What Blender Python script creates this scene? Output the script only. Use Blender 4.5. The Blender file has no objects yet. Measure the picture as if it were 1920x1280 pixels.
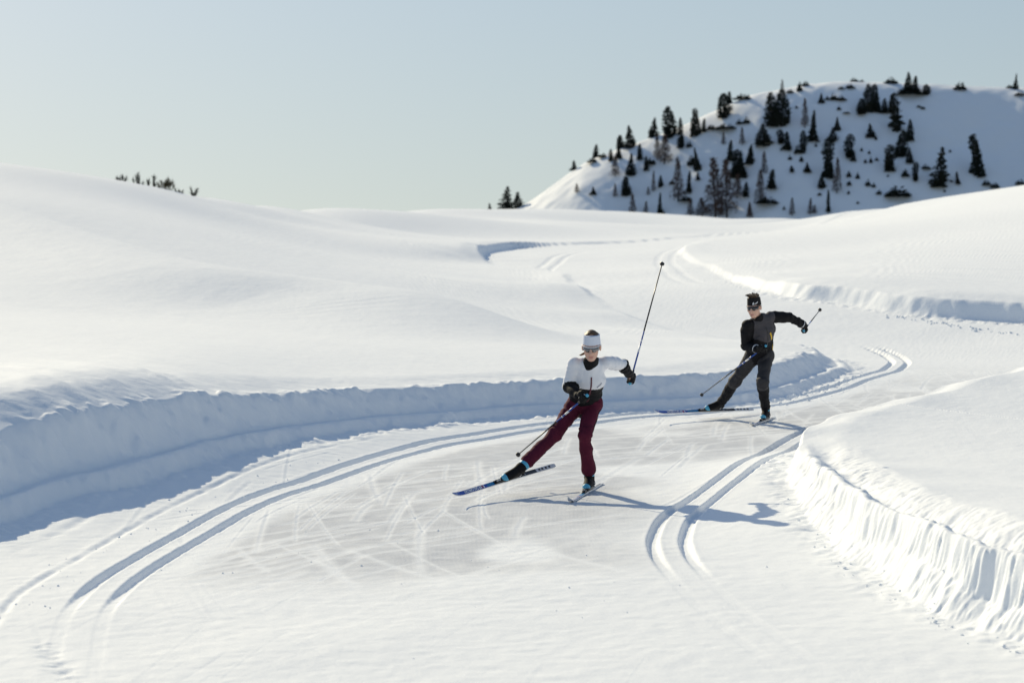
import bpy, math, random
import numpy as np
from mathutils import Vector, Matrix

# ------------------------------------------------------------------ camera, sky, sun, exposure
scene = bpy.context.scene
COL = scene.collection
FPX = 85.0 / 36.0 * 1920.0            # focal length in photo pixels
CAM_H = 2.8                           # eye height above the trail below the camera
TILT = 50.0 / FPX                     # the trail climbs gently away from the camera
PITCH = math.atan(225.0 / FPX)

cam_data = bpy.data.cameras.new('camera')
cam_data.lens = 85.0
cam_data.sensor_width = 36.0
cam_data.clip_start = 0.5
cam_data.clip_end = 20000.0
cam_data.dof.use_dof = True
cam_data.dof.focus_distance = 24.5
cam_data.dof.aperture_fstop = 2.8
cam = bpy.data.objects.new('camera', cam_data)
COL.objects.link(cam)
cam.location = (0, 0, CAM_H)
cam.rotation_euler = (math.radians(90) - PITCH, 0, 0)
scene.camera = cam

SUN_EL = math.radians(27.0)
SUN_AZ = math.radians(-31.7)          # left of the view direction, behind the skiers
world = bpy.data.worlds.new('World')
scene.world = world
world.use_nodes = True
wn = world.node_tree
bg = wn.nodes['Background']
sky = wn.nodes.new('ShaderNodeTexSky')
sky.sky_type = 'NISHITA'
sky.sun_disc = False
sky.sun_elevation = SUN_EL
sky.sun_rotation = SUN_AZ
sky.altitude = 1000
sky.air_density = 2.5
sky.dust_density = 1.2
sky.ozone_density = 5.0
wtc = wn.nodes.new('ShaderNodeTexCoord')
wadd = wn.nodes.new('ShaderNodeVectorMath'); wadd.operation = 'ADD'
wadd.inputs[1].default_value = (0, 0, 0.176)   # horizon dip of a mountain viewpoint
wnorm = wn.nodes.new('ShaderNodeVectorMath'); wnorm.operation = 'NORMALIZE'
wgam = wn.nodes.new('ShaderNodeGamma'); wgam.inputs[1].default_value = 0.8
wtint = wn.nodes.new('ShaderNodeMix'); wtint.data_type = 'RGBA'; wtint.blend_type = 'MULTIPLY'
wtint.inputs[0].default_value = 1.0
wtint.inputs[7].default_value = (.885, .835, .90, 1)
wn.links.new(wtc.outputs['Generated'], wadd.inputs[0])
wn.links.new(wadd.outputs[0], wnorm.inputs[0])
wn.links.new(wnorm.outputs[0], sky.inputs[0])
wn.links.new(sky.outputs[0], wgam.inputs[0])
wn.links.new(wgam.outputs[0], wtint.inputs[6])
wn.links.new(wtint.outputs[2], bg.inputs[0])
bg.inputs[1].default_value = 0.15

sun_data = bpy.data.lights.new('sun', 'SUN')
sun_data.energy = 4.3
sun_data.angle = math.radians(0.5)
sun_data.color = (1.0, 0.875, 0.62)
sun = bpy.data.objects.new('sun', sun_data)
COL.objects.link(sun)
SUN_DIR = Vector((math.sin(SUN_AZ) * math.cos(SUN_EL), math.cos(SUN_AZ) * math.cos(SUN_EL), math.sin(SUN_EL)))
sun.rotation_euler = SUN_DIR.to_track_quat('Z', 'Y').to_euler()
sun.location = (-40, 70, 45)

vs = scene.view_settings
vs.view_transform = 'Standard'
vs.look = 'None'
vs.gamma = 1.0
vs.exposure = 0.15
vs.use_curve_mapping = False
scene.render.engine = 'CYCLES'
scene.cycles.max_bounces = 6
scene.cycles.diffuse_bounces = 4

# ------------------------------------------------------------------ helpers: rays, noise, mesh
rng = np.random.default_rng(7)
random.seed(7)


def ray(px, py):
    u = (px - 960.0) / FPX
    v = (640.0 - py) / FPX
    c, s = math.cos(PITCH), math.sin(PITCH)
    return np.array([u, c + v * s, -s + v * c])


def at(px, py, dist):
    """the point seen at photo pixel (px, py) that stands dist metres in front of the camera"""
    d = ray(px, py)
    return np.array([0, 0, CAM_H]) + d * (dist / d[1])


def ground(px, py):
    """where that sight line meets the gently climbing trail plane"""
    d = ray(px, py)
    t = CAM_H / (TILT * d[1] - d[2])
    return np.array([0, 0, CAM_H]) + d * t


def _hash(ix, iy, seed):
    h = (ix.astype(np.uint32) * np.uint32(374761393) + iy.astype(np.uint32) * np.uint32(668265263)
         + np.uint32((seed * 2246822519) & 0xffffffff))
    h = (h ^ (h >> np.uint32(13))) * np.uint32(1274126177)
    h = h ^ (h >> np.uint32(16))
    return (h & np.uint32(0xffff)).astype(np.float32) / 32767.5 - 1.0


def noise2(x, y, seed=0):
    fx, fy = np.floor(x), np.floor(y)
    ix, iy = fx.astype(np.int64) & 0xffffff, fy.astype(np.int64) & 0xffffff
    tx, ty = (x - fx).astype(np.float32), (y - fy).astype(np.float32)
    tx = tx * tx * tx * (tx * (tx * 6 - 15) + 10)
    ty = ty * ty * ty * (ty * (ty * 6 - 15) + 10)
    jx, jy = (ix + 1) & 0xffffff, (iy + 1) & 0xffffff
    a = _hash(ix, iy, seed); b = _hash(jx, iy, seed)
    c = _hash(ix, jy, seed); d = _hash(jx, jy, seed)
    return (a + (b - a) * tx) * (1 - ty) + (c + (d - c) * tx) * ty


def noise3(p, seed=0):
    x, y, z = p[:, 0], p[:, 1], p[:, 2]
    fz = np.floor(z)
    t = z - fz
    t = t * t * (3 - 2 * t)
    out = np.zeros(len(x))
    for k in np.unique(fz):
        m = fz == k
        out[m] = noise2(x[m], y[m], seed + int(k) * 17) * (1 - t[m]) + noise2(x[m], y[m], seed + int(k + 1) * 17) * t[m]
    return out


def smooth(a, b, x):
    t = np.clip((x - a) / (b - a), 0, 1)
    return t * t * (3 - 2 * t)


def catmull(pts, n=8, closed=False):
    P = np.asarray(pts, float)
    m = len(P)
    out = []
    rngs = range(m) if closed else range(m - 1)
    for i in rngs:
        if closed:
            p0, p1, p2, p3 = P[(i - 1) % m], P[i], P[(i + 1) % m], P[(i + 2) % m]
        else:
            p0, p1, p2, p3 = P[max(i - 1, 0)], P[i], P[i + 1], P[min(i + 2, m - 1)]
        for k in range(n):
            t = k / n
            out.append(.5 * ((2 * p1) + (-p0 + p2) * t + (2 * p0 - 5 * p1 + 4 * p2 - p3) * t * t
                             + (-p0 + 3 * p1 - 3 * p2 + p3) * t ** 3))
    if not closed:
        out.append(P[-1])
    return np.array(out)


def poly_dist(x, y, line):
    """distance to a polyline, signed lateral offset (left of travel positive) and arc length"""
    best = np.full(x.shape, 1e9, np.float32)
    lat = np.zeros(x.shape, np.float32)
    arc = np.zeros(x.shape, np.float32)
    line = np.asarray(line, float)
    dv = np.diff(line, axis=0)
    line = line[np.r_[True, np.hypot(dv[:, 0], dv[:, 1]) > 1e-6]]
    dv = np.diff(line, axis=0)
    dv = dv / np.hypot(dv[:, 0], dv[:, 1])[:, None]
    tv = np.concatenate([dv[:1], dv[:-1] + dv[1:], dv[-1:]])
    s0 = 0.0
    for k, (a, b) in enumerate(zip(line[:-1], line[1:])):
        dx, dy = b[0] - a[0], b[1] - a[1]
        L = math.hypot(dx, dy)
        t = np.clip(((x - a[0]) * dx + (y - a[1]) * dy) / (L * L), 0, 1)
        ex, ey = x - (a[0] + t * dx), y - (a[1] + t * dy)
        dd = np.sqrt(ex * ex + ey * ey)
        m = dd < best
        best[m] = dd[m]
        tx = np.where(t <= 0, tv[k][0], np.where(t >= 1, tv[k + 1][0], dx)); ty = np.where(t <= 0, tv[k][1], np.where(t >= 1, tv[k + 1][1], dy))
        lat[m] = (tx * ey - ty * ex)[m]
        arc[m] = (s0 + t * L)[m]
        s0 += L
    return best, np.where(lat >= 0, best, -best), arc, s0


def new_mesh(name, verts, faces, mats=(), midx=None, smooth_shade=True):
    """mesh from numpy verts (n,3) and faces (m,3) or (m,4)"""
    me = bpy.data.meshes.new(name)
    verts = np.asarray(verts, np.float32)
    faces = np.asarray(faces, np.int32)
    k = faces.shape[1]
    me.vertices.add(len(verts))
    me.vertices.foreach_set('co', verts.ravel())
    me.loops.add(faces.size)
    me.loops.foreach_set('vertex_index', faces.ravel())
    me.polygons.add(len(faces))
    me.polygons.foreach_set('loop_start', np.arange(0, faces.size, k, dtype=np.int32))
    for m in mats:
        me.materials.append(m)
    if midx is not None:
        me.polygons.foreach_set('material_index', np.asarray(midx, np.int32))
    me.polygons.foreach_set('use_smooth', np.full(len(faces), smooth_shade))
    me.update(calc_edges=True)
    me.validate()
    return me


def link(name, me, parent=None, label=None, cat=None, group=None, kind=None):
    o = bpy.data.objects.new(name, me)
    COL.objects.link(o)
    if parent is not None:
        o.parent = parent
        o.matrix_parent_inverse = parent.matrix_world.inverted()
    for k, v in (('label', label), ('category', cat), ('group', group), ('kind', kind)):
        if v:
            o[k] = v
    return o


def empty(name, loc, label, cat, group=None):
    o = bpy.data.objects.new(name, None)
    o.empty_display_size = 0.1
    COL.objects.link(o)
    o.location = loc
    o.matrix_world = Matrix.Translation(Vector(loc))
    o['label'] = label
    o['category'] = cat
    if group:
        o['group'] = group
    return o


class MB:
    """collects boxes, tubes and strips; one mesh"""
    def __init__(self):
        self.v, self.f = [], []

    def add(self, v, f):
        n = len(self.v)
        self.v += [tuple(p) for p in v]
        self.f += [tuple(i + n for i in q) for q in f]

    def tube(self, pts, radii, seg=8, cap=True):
        pts = [np.asarray(p, float) for p in pts]
        rings = []
        ref = np.array([0.31, 0.17, 0.93])
        for i, p in enumerate(pts):
            t = pts[min(i + 1, len(pts) - 1)] - pts[max(i - 1, 0)]
            t = t / (np.linalg.norm(t) + 1e-12)
            a = np.cross(t, ref); a /= np.linalg.norm(a) + 1e-12
            b = np.cross(t, a)
            r = radii[i] if hasattr(radii, '__len__') else radii
            rings.append([p + r * (math.cos(2 * math.pi * k / seg) * a + math.sin(2 * math.pi * k / seg) * b) for k in range(seg)])
        v = [q for ring in rings for q in ring]
        f = []
        for i in range(len(pts) - 1):
            for k in range(seg):
                f.append((i * seg + k, i * seg + (k + 1) % seg, (i + 1) * seg + (k + 1) % seg, (i + 1) * seg + k))
        if cap:
            f.append(tuple(range(seg))[::-1])
            f.append(tuple(range((len(pts) - 1) * seg, len(pts) * seg)))
        self.add(v, f)

    def build(self, name, mat, parent=None, smooth_shade=True, **kw):
        me = bpy.data.meshes.new(name)
        me.from_pydata(self.v, [], self.f)
        me.materials.append(mat)
        me.polygons.foreach_set('use_smooth', np.full(len(me.polygons), smooth_shade))
        me.update()
        return link(name, me, parent, **kw)


def material(name, color, rough=0.6, spec=0.3, metallic=0.0, bump=None, vary=None, sheen=0.0):
    m = bpy.data.materials.new(name)
    m.use_nodes = True
    nt = m.node_tree
    b = nt.nodes['Principled BSDF']
    b.inputs['Base Color'].default_value = (*color, 1)
    b.inputs['Roughness'].default_value = rough
    b.inputs['Specular IOR Level'].default_value = spec
    b.inputs['Metallic'].default_value = metallic
    if sheen:
        b.inputs['Sheen Weight'].default_value = sheen
    tc = nt.nodes.new('ShaderNodeTexCoord')
    if vary:
        nz = nt.nodes.new('ShaderNodeTexNoise'); nz.inputs['Scale'].default_value = vary[0]
        nz.inputs['Detail'].default_value = 4
        nt.links.new(tc.outputs['Object'], nz.inputs['Vector'])
        mx = nt.nodes.new('ShaderNodeMix'); mx.data_type = 'RGBA'
        lo = tuple(c * (1 - vary[1]) for c in color); hi = tuple(min(1, c * (1 + vary[1])) for c in color)
        mx.inputs[6].default_value = (*lo, 1); mx.inputs[7].default_value = (*hi, 1)
        nt.links.new(nz.outputs['Fac'], mx.inputs[0])
        nt.links.new(mx.outputs[2], b.inputs['Base Color'])
    if bump:
        nz = nt.nodes.new('ShaderNodeTexNoise'); nz.inputs['Scale'].default_value = bump[0]
        nz.inputs['Detail'].default_value = 5
        nt.links.new(tc.outputs['Object'], nz.inputs['Vector'])
        bp = nt.nodes.new('ShaderNodeBump'); bp.inputs['Strength'].default_value = bump[1]
        bp.inputs['Distance'].default_value = bump[2]
        nt.links.new(nz.outputs['Fac'], bp.inputs['Height'])
        nt.links.new(bp.outputs['Normal'], b.inputs['Normal'])
    return m

# ------------------------------------------------------------------ snow materials


def snow_material(name, trail=False):
    m = bpy.data.materials.new(name)
    m.use_nodes = True
    nt = m.node_tree
    N, L = nt.nodes, nt.links
    b = N['Principled BSDF']
    b.inputs['Roughness'].default_value = 0.75
    b.inputs['Specular IOR Level'].default_value = 0.12
    geo = N.new('ShaderNodeNewGeometry')

    def noise(scale, detail=3, sc=(1, 1, 1), rot=0.0):
        mp = N.new('ShaderNodeMapping'); mp.inputs['Scale'].default_value = sc
        mp.inputs['Rotation'].default_value = (0, 0, rot)
        L.new(geo.outputs['Position'], mp.inputs['Vector'])
        n = N.new('ShaderNodeTexNoise'); n.inputs['Scale'].default_value = scale
        n.inputs['Detail'].default_value = detail
        L.new(mp.outputs[0], n.inputs['Vector'])
        return n.outputs['Fac']

    def bump(h, strength, dist, prev=None):
        bp = N.new('ShaderNodeBump'); bp.inputs['Strength'].default_value = strength
        bp.inputs['Distance'].default_value = dist
        L.new(h, bp.inputs['Height'])
        if prev is not None:
            L.new(prev, bp.inputs['Normal'])
        return bp.outputs['Normal']
    nrm = bump(noise(2.6, 4), 0.15 if trail else 0.35, 0.03)
    nrm = bump(noise(9, 4), 0.5, 0.012, nrm)
    nrm = bump(noise(45, 3), 0.5, 0.004, nrm)
    if not trail:
        # fine wind ripples drawn out along the wind
        nrm = bump(noise(1.0, 4, (2.6, .35, 2), math.radians(-40)), 0.35, 0.02, nrm)
    snow = (0.87, 0.893, 0.915, 1)
    if trail:
        att = N.new('ShaderNodeAttribute'); att.attribute_name = 'lateral'
        mul = N.new('ShaderNodeMath'); mul.operation = 'MULTIPLY'; mul.inputs[1].default_value = 2 * math.pi / 0.036
        L.new(att.outputs['Fac'], mul.inputs[0])
        sn = N.new('ShaderNodeMath'); sn.operation = 'SINE'
        L.new(mul.outputs[0], sn.inputs[0])
        pk = N.new('ShaderNodeAttribute'); pk.attribute_name = 'corduroy_shade'
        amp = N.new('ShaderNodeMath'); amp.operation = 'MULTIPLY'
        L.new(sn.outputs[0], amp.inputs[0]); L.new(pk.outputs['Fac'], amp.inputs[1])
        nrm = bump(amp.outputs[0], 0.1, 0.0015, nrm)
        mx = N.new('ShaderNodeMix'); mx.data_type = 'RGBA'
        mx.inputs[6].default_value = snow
        mx.inputs[7].default_value = (0.56, 0.58, 0.615, 1)   # shade of the corduroy ridges, put into the snow colour
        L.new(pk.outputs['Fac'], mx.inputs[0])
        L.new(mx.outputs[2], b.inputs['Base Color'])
    else:
        b.inputs['Base Color'].default_value = snow
    L.new(nrm, b.inputs['Normal'])
    return m


SNOW = snow_material('wind_packed_snow')
TRAIL = snow_material('groomed_snow', True)

# ------------------------------------------------------------------ terrain


def g2(px, py):
    p = ground(px, py)
    return (p[0], p[1])


def gz(px, py, zz):
    """plan position of what is seen at (px, py) if it lies zz above the trail plane"""
    d = ray(px, py)
    t = (CAM_H - zz) / (TILT * d[1] - d[2])
    return (d[0] * t, d[1] * t)


# outline of the groomed trail (plan view): near left bank, hairpin round the snow spit, far strand and back
TRAIL_OUTLINE = (
    [(-7.5, -20), (-7.2, -5), (-7, 6), (-6.2, 12), (-5.2, 16)]
    + [gz(*q) for q in ((0, 997, .03), (140, 945, .06), (250, 912, .10), (350, 885, .12), (500, 845, .13), (640, 817, .12), (800, 795, .10),
                        (960, 780, .08), (1100, 773, .06), (1250, 766, .04), (1400, 755, .03), (1500, 735, .02), (1570, 710, 0), (1597, 687, 0))]
    + [(5.5, 41.6), (4.7, 44), (3.4, 48), (2.2, 53), (1.7, 61), (1.65, 70.5), (1.1, 74.5), (0.3, 75.5), (-.55, 77.6), (-.87, 82),
       (-.27, 89.5), (1.65, 97.5), (4.6, 105), (8.2, 113), (13.7, 126), (20, 139), (25.5, 146), (29, 141), (18.3, 122), (11, 105), (6.6, 89.5)]
    + [gz(*q) for q in ((1270, 480, .70), (1300, 497, .69), (1340, 516, .65), (1400, 541, .56), (1480, 565, .40), (1560, 580, .28), (1700, 602, .14), (1920, 620, .04))]
    + [(12.2, 48.2), (13.4, 46.4), (13.6, 43.5), (12.3, 39), (10.2, 34.5), (8, 31), (6.0, 28.5), (5.0, 27.3), (4.1, 26.3), (3.4, 25.5), (2.95, 24.85)]
    + [g2(*q) for q in ((1476, 893), (1482, 930), (1515, 980), (1569, 1032), (1662, 1096), (1756, 1150),
                        (1850, 1185), (1920, 1212))]
    + [(3.55, 13), (4.2, 8), (4.6, -5), (4.6, -20)])
OUT = catmull(TRAIL_OUTLINE, 7, closed=True)


def sdf_raster(poly, x0, x1, y0, y1, h):
    gx = np.arange(x0, x1 + h, h); gy = np.arange(y0, y1 + h, h)
    X, Y = np.meshgrid(gx, gy)
    X = X.ravel().astype(np.float32); Y = Y.ravel().astype(np.float32)
    best = np.full(X.shape, 1e9, np.float32)
    inside = np.zeros(X.shape, bool)
    for a, b in zip(poly, np.roll(poly, -1, axis=0)):
        dx, dy = b - a
        t = np.clip(((X - a[0]) * dx + (Y - a[1]) * dy) / (dx * dx + dy * dy + 1e-12), 0, 1)
        d2 = (X - a[0] - t * dx) ** 2 + (Y - a[1] - t * dy) ** 2
        np.minimum(best, d2, out=best)
        if abs(dy) > 1e-12:
            cr = ((a[1] > Y) != (b[1] > Y)) & (X < dx * (Y - a[1]) / dy + a[0])
            inside ^= cr
    d = np.sqrt(best)
    d[inside] *= -1
    return (x0, y0, h, d.reshape(len(gy), len(gx)))


def sample(r, x, y):
    x0, y0, h, D = r
    fx = np.clip((x - x0) / h, 0, D.shape[1] - 1.001); fy = np.clip((y - y0) / h, 0, D.shape[0] - 1.001)
    ix = fx.astype(int); iy = fy.astype(int)
    tx = fx - ix; ty = fy - iy
    return ((D[iy, ix] * (1 - tx) + D[iy, ix + 1] * tx) * (1 - ty) + (D[iy + 1, ix] * (1 - tx) + D[iy + 1, ix + 1] * tx) * ty)


NEAR = sdf_raster(OUT, -9, 15, 6, 68, 0.1)
FARR = sdf_raster(OUT, -60, 80, -20, 260, 0.7)


def trail_dist(x, y):
    m = (x > -8.8) & (x < 14.8) & (y > 6.2) & (y < 67.5)
    w = np.clip(np.minimum.reduce([x + 8.8, 14.8 - x, y - 6.2, 67.5 - y]) / 1.5, 0, 1)
    return np.where(m, sample(NEAR, x, y) * w + sample(FARR, x, y) * (1 - w), sample(FARR, x, y))


# height of the snow (above the trail plane) at control points; smooth surface through them
ctrl = []
for x, y in [(-3, 17), (-3, 19.5), (-2, 22), (0, 26), (2, 29.5), (4, 33), (8, 38), (11, 44), (2, 18), (0, 14), (1.5, 22), (0, 8), (0, -10),
             (3.5, 38), (1.5, 38), (3, 45), (-1.5, 29), (5, 20), (5, 24)]:
    ctrl.append((x, y, 0.0))
ctrl += [(-4, 24, .1), (9.5, 47.5, .05), (7.2, 49.5, .17), (5.3, 52.5, .36), (4, 57, .55), (3.6, 68, .68), (3.2, 80, .70), (0, 82, .7), (1, 91, .7), (4.6, 100, .75), (9.2, 110, .85),
         (14.6, 125, 1.0), (.9, 50, .2), (.5, 64, .5), (-1.8, 78, .62), (8, 55, .55), (7.3, 68, .85), (7.8, 82, .9), (15, 54, .7), (0, 71, .58)]
SKYLINE = [(-400, 275, 75), (-150, 300, 75), (0, 321, 76), (100, 336, 78), (200, 347, 82), (300, 360, 88), (400, 378, 96), (500, 386, 108), (600, 390, 120),
           (800, 394, 165), (960, 394, 185), (1200, 406, 200), (1400, 412, 195), (1480, 409, 165), (1600, 394, 138), (1700, 382, 125),
           (1800, 369, 118), (1920, 351, 112), (2100, 324, 105), (2400, 293, 100)]
for px, py, D in SKYLINE:
    p = at(px, py, D)
    z = p[2] - TILT * D
    off = 0.05
    ctrl.append((p[0], p[1], z - off))
    ctrl.append((p[0] * .82, p[1] * .82, (z - off) * .74))
    ctrl.append((p[0] * 1.3, D * 1.3, z - off - 0.035 * D * .3 - 1.0))
    ctrl.append((p[0] * 2.1, D * 2.1, z - off - 0.05 * D * 1.1))
for x, y, z in [(-45, 40, 3.5), (-30, 15, 1.2), (-25, -10, 1), (45, 40, 3), (25, 12, 1.0), (25, -10, 1), (16, 30, .5), (9, 14, .2),
                (-9, 24, .25), (-8, 34, .55), (12, 80, 1.1), (4, 150, 1.1), (18, 147, 1.0), (-6, 110, 1.0)]:
    ctrl.append((x, y, z))
CT = np.array(ctrl)
SC = 40.0


def _phi(r2):
    return 0.5 * r2 * np.log(r2 + 1e-9)


def _fit():
    X = CT[:, :2] / SC
    n = len(X)
    r2 = ((X[:, None] - X[None]) ** 2).sum(-1)
    A = np.zeros((n + 3, n + 3))
    A[:n, :n] = _phi(r2) + np.eye(n) * 2e-4
    P = np.c_[np.ones(n), X]
    A[:n, n:] = P
    A[n:, :n] = P.T
    return np.linalg.solve(A, np.r_[CT[:, 2], 0, 0, 0])


TPS = _fit()


def base_height(x, y):
    xs, ys = (x / SC).astype(np.float32), (y / SC).astype(np.float32)
    out = np.full(x.shape, TPS[-3], np.float32) + TPS[-2] * xs + TPS[-1] * ys
    for (cx, cy), w in zip(CT[:, :2] / SC, TPS[:-3]):
        r2 = (xs - cx) ** 2 + (ys - cy) ** 2
        out += np.float32(w) * 0.5 * r2 * np.log(r2 + 1e-9)
    return np.clip(out, -40, 30)


# raster of the smooth base, for speed
_gx = np.arange(-160, 200, 1.0); _gy = np.arange(-20, 430, 1.0)
_X, _Y = np.meshgrid(_gx, _gy)
BASE = (-160.0, -20.0, 1.0, base_height(_X.ravel(), _Y.ravel()).reshape(_X.shape))


def bicubic_base(x, y):
    # bilinear of a smooth surface would facet: blend neighbouring samples (quadratic B-spline)
    h = 1.0
    o = 0
    for dx, wx in ((-.5, .25), (0, .5), (.5, .25)):
        for dy, wy in ((-.5, .25), (0, .5), (.5, .25)):
            o = o + wx * wy * sample(BASE, x + dx * h, y + dy * h)
    return o


# bank heights along the trail edge
BANK = np.array([
    (-4.2, 19.9, .70), (-3.5, 21.9, .68), (-2.75, 24.2, .62), (-1.9, 27.3, .50), (0.2, 30.0, .47), (2, 31.2, .49), (3.2, 32, .46), (4.6, 36, .42),
    (5.5, 39.6, .26), (4.6, 45, .16), (3.2, 48.5, .04), (2.2, 53, .02), (1.7, 61, .01), (1.65, 70, .0), (.3, 75.5, .0), (-.87, 82, .42), (-.27, 89.5, .34), (3.6, 102, .14), (9, 115, .10), (20, 139, .05),
    (12.5, 48, .46), (10.4, 49, .46), (8.2, 50, .45), (6.9, 52.8, .42), (6.2, 54.2, .36), (5.6, 57.5, .24), (5.4, 64, .1), (6, 80, .1), (11, 105, .1),
    (3.4, 14, .58), (2.9, 16.2, .54), (2.6, 18.5, .48), (2.6, 20.5, .40), (2.62, 22.3, .30), (2.70, 23.8, .30),
    (2.95, 24.8, .40), (3.4, 25.5, .50), (4.1, 26.3, .62), (5, 27.3, .74), (6, 28.5, .84), (8, 31, .92), (10.2, 34.5, .85), (12.3, 39, .6),
    (-6, 11, .7), (-7, 0, .6), (4.5, 0, .6)])


def bank_height(x, y):
    w = np.zeros(x.shape, np.float32); s = np.zeros(x.shape, np.float32)
    for bx, by, bh in BANK:
        k = 1.0 / (((x - bx) ** 2 + (y - by) ** 2) ** 1.5 + 0.02)
        w += k; s += k * bh
    return s / w


RIDGE = catmull([(-22, 66), (-15, 59), (-11.7, 55), (-9, 51), (-6, 46.5), (-3.3, 45.2), (-1.6, 43.6), (-.2, 41), (1.2, 38)], 6)
DRIFT = catmull([(-9, 22.6), (-6, 22.3), (-4.6, 22.1), (-3.9, 22.6), (-3.3, 23.6), (-2.6, 25.3), (-1.9, 27.2)], 6)
RAMP = catmull([(-7, 6), (-5.2, 16)] + [gz(*q) for q in ((0, 997, .03), (350, 885, .12), (640, 817, .12), (960, 780, .08), (1250, 766, .04), (1500, 735, .02))], 6)
GROOVE_A = catmull([g2(*q) for q in ((120, 1330), (140, 1230), (155, 1165), (183, 1122), (218, 1088), (277, 1047), (365, 997), (430, 964), (500, 932), (582, 908),
                                     (640, 888), (765, 848), (880, 823), (1000, 804), (1100, 793), (1200, 783), (1320, 775), (1404, 766), (1480, 754),
                                     (1572, 728), (1640, 704), (1672, 690), (1686, 678), (1684, 668), (1665, 656), (1620, 642))], 6)
GROOVE_B = catmull([g2(*q) for q in ((1560, 790), (1520, 812), (1467, 841), (1420, 870), (1370, 905), (1330, 930), (1290, 954), (1268, 973), (1255, 1003), (1256, 1023),
                                     (1267, 1050), (1300, 1092), (1345, 1135), (1400, 1180), (1480, 1240), (1600, 1330))], 6)
GROOVE_C = catmull([gz(*q, .7) for q in ((1012, 507), (1018, 498), (1032, 489), (1058, 479), (1095, 471))], 5)
GROOVE_D = catmull([gz(*q) for q in ((1285, 468, .72), (1258, 478, .7), (1246, 488, .7), (1256, 508, .65), (1290, 535, .5), (1335, 558, .33))], 5)
EDGE_A = catmull([g2(*q) for q in ((-60, 1240), (0, 1158), (30, 1121), (100, 1075), (165, 1036), (240, 995), (300, 967), (400, 926), (520, 884), (640, 852), (760, 826))], 5)
EDGE_B = catmull([g2(*q) for q in ((-40, 1062), (85, 1018), (200, 966), (300, 929), (400, 887), (500, 853), (600, 833), (760, 809), (900, 796))], 5)
CHOP = catmull([g2(*q) for q in ((80, 1205), (100, 1235), (130, 1275), (150, 1300))], 5)
MID = catmull([(-1.9, 12), (-2.3, 17), (-2.0, 20), (-.8, 23), (1, 26), (2.2, 28), (3.8, 31.3), (6.5, 36), (8.2, 40.5)], 8)
WIND = np.array([0.64, -0.77])

# strokes left by skating skis: (x, y, direction, length, width)
STROKES = []
seg = np.diff(MID, axis=0)
cum = np.r_[0, np.cumsum(np.hypot(seg[:, 0], seg[:, 1]))]
for i in range(360):
    s = rng.uniform(1.0, cum[-1] - 1)
    j = np.searchsorted(cum, s) - 1
    p = MID[j] + seg[j] * (s - cum[j]) / (cum[j + 1] - cum[j])
    t = math.atan2(seg[j][1], seg[j][0])
    n = rng.normal(0, 1.05)
    p = p + n * np.array([-math.sin(t), math.cos(t)])
    a = t + random.choice((-1, 1)) * math.radians(rng.uniform(10, 34))
    STROKES.append((p[0], p[1], a, rng.uniform(1.2, 3.2), rng.uniform(.007, .022)))

STROKES += [(1.08, 24.5, 1.34, 2.8, .03), (3.7, 31.3, 1.18, 2.2, .03), (.30, 23.6, .95, 1.6, .03)]   # fresh cuts behind the skis


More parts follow.
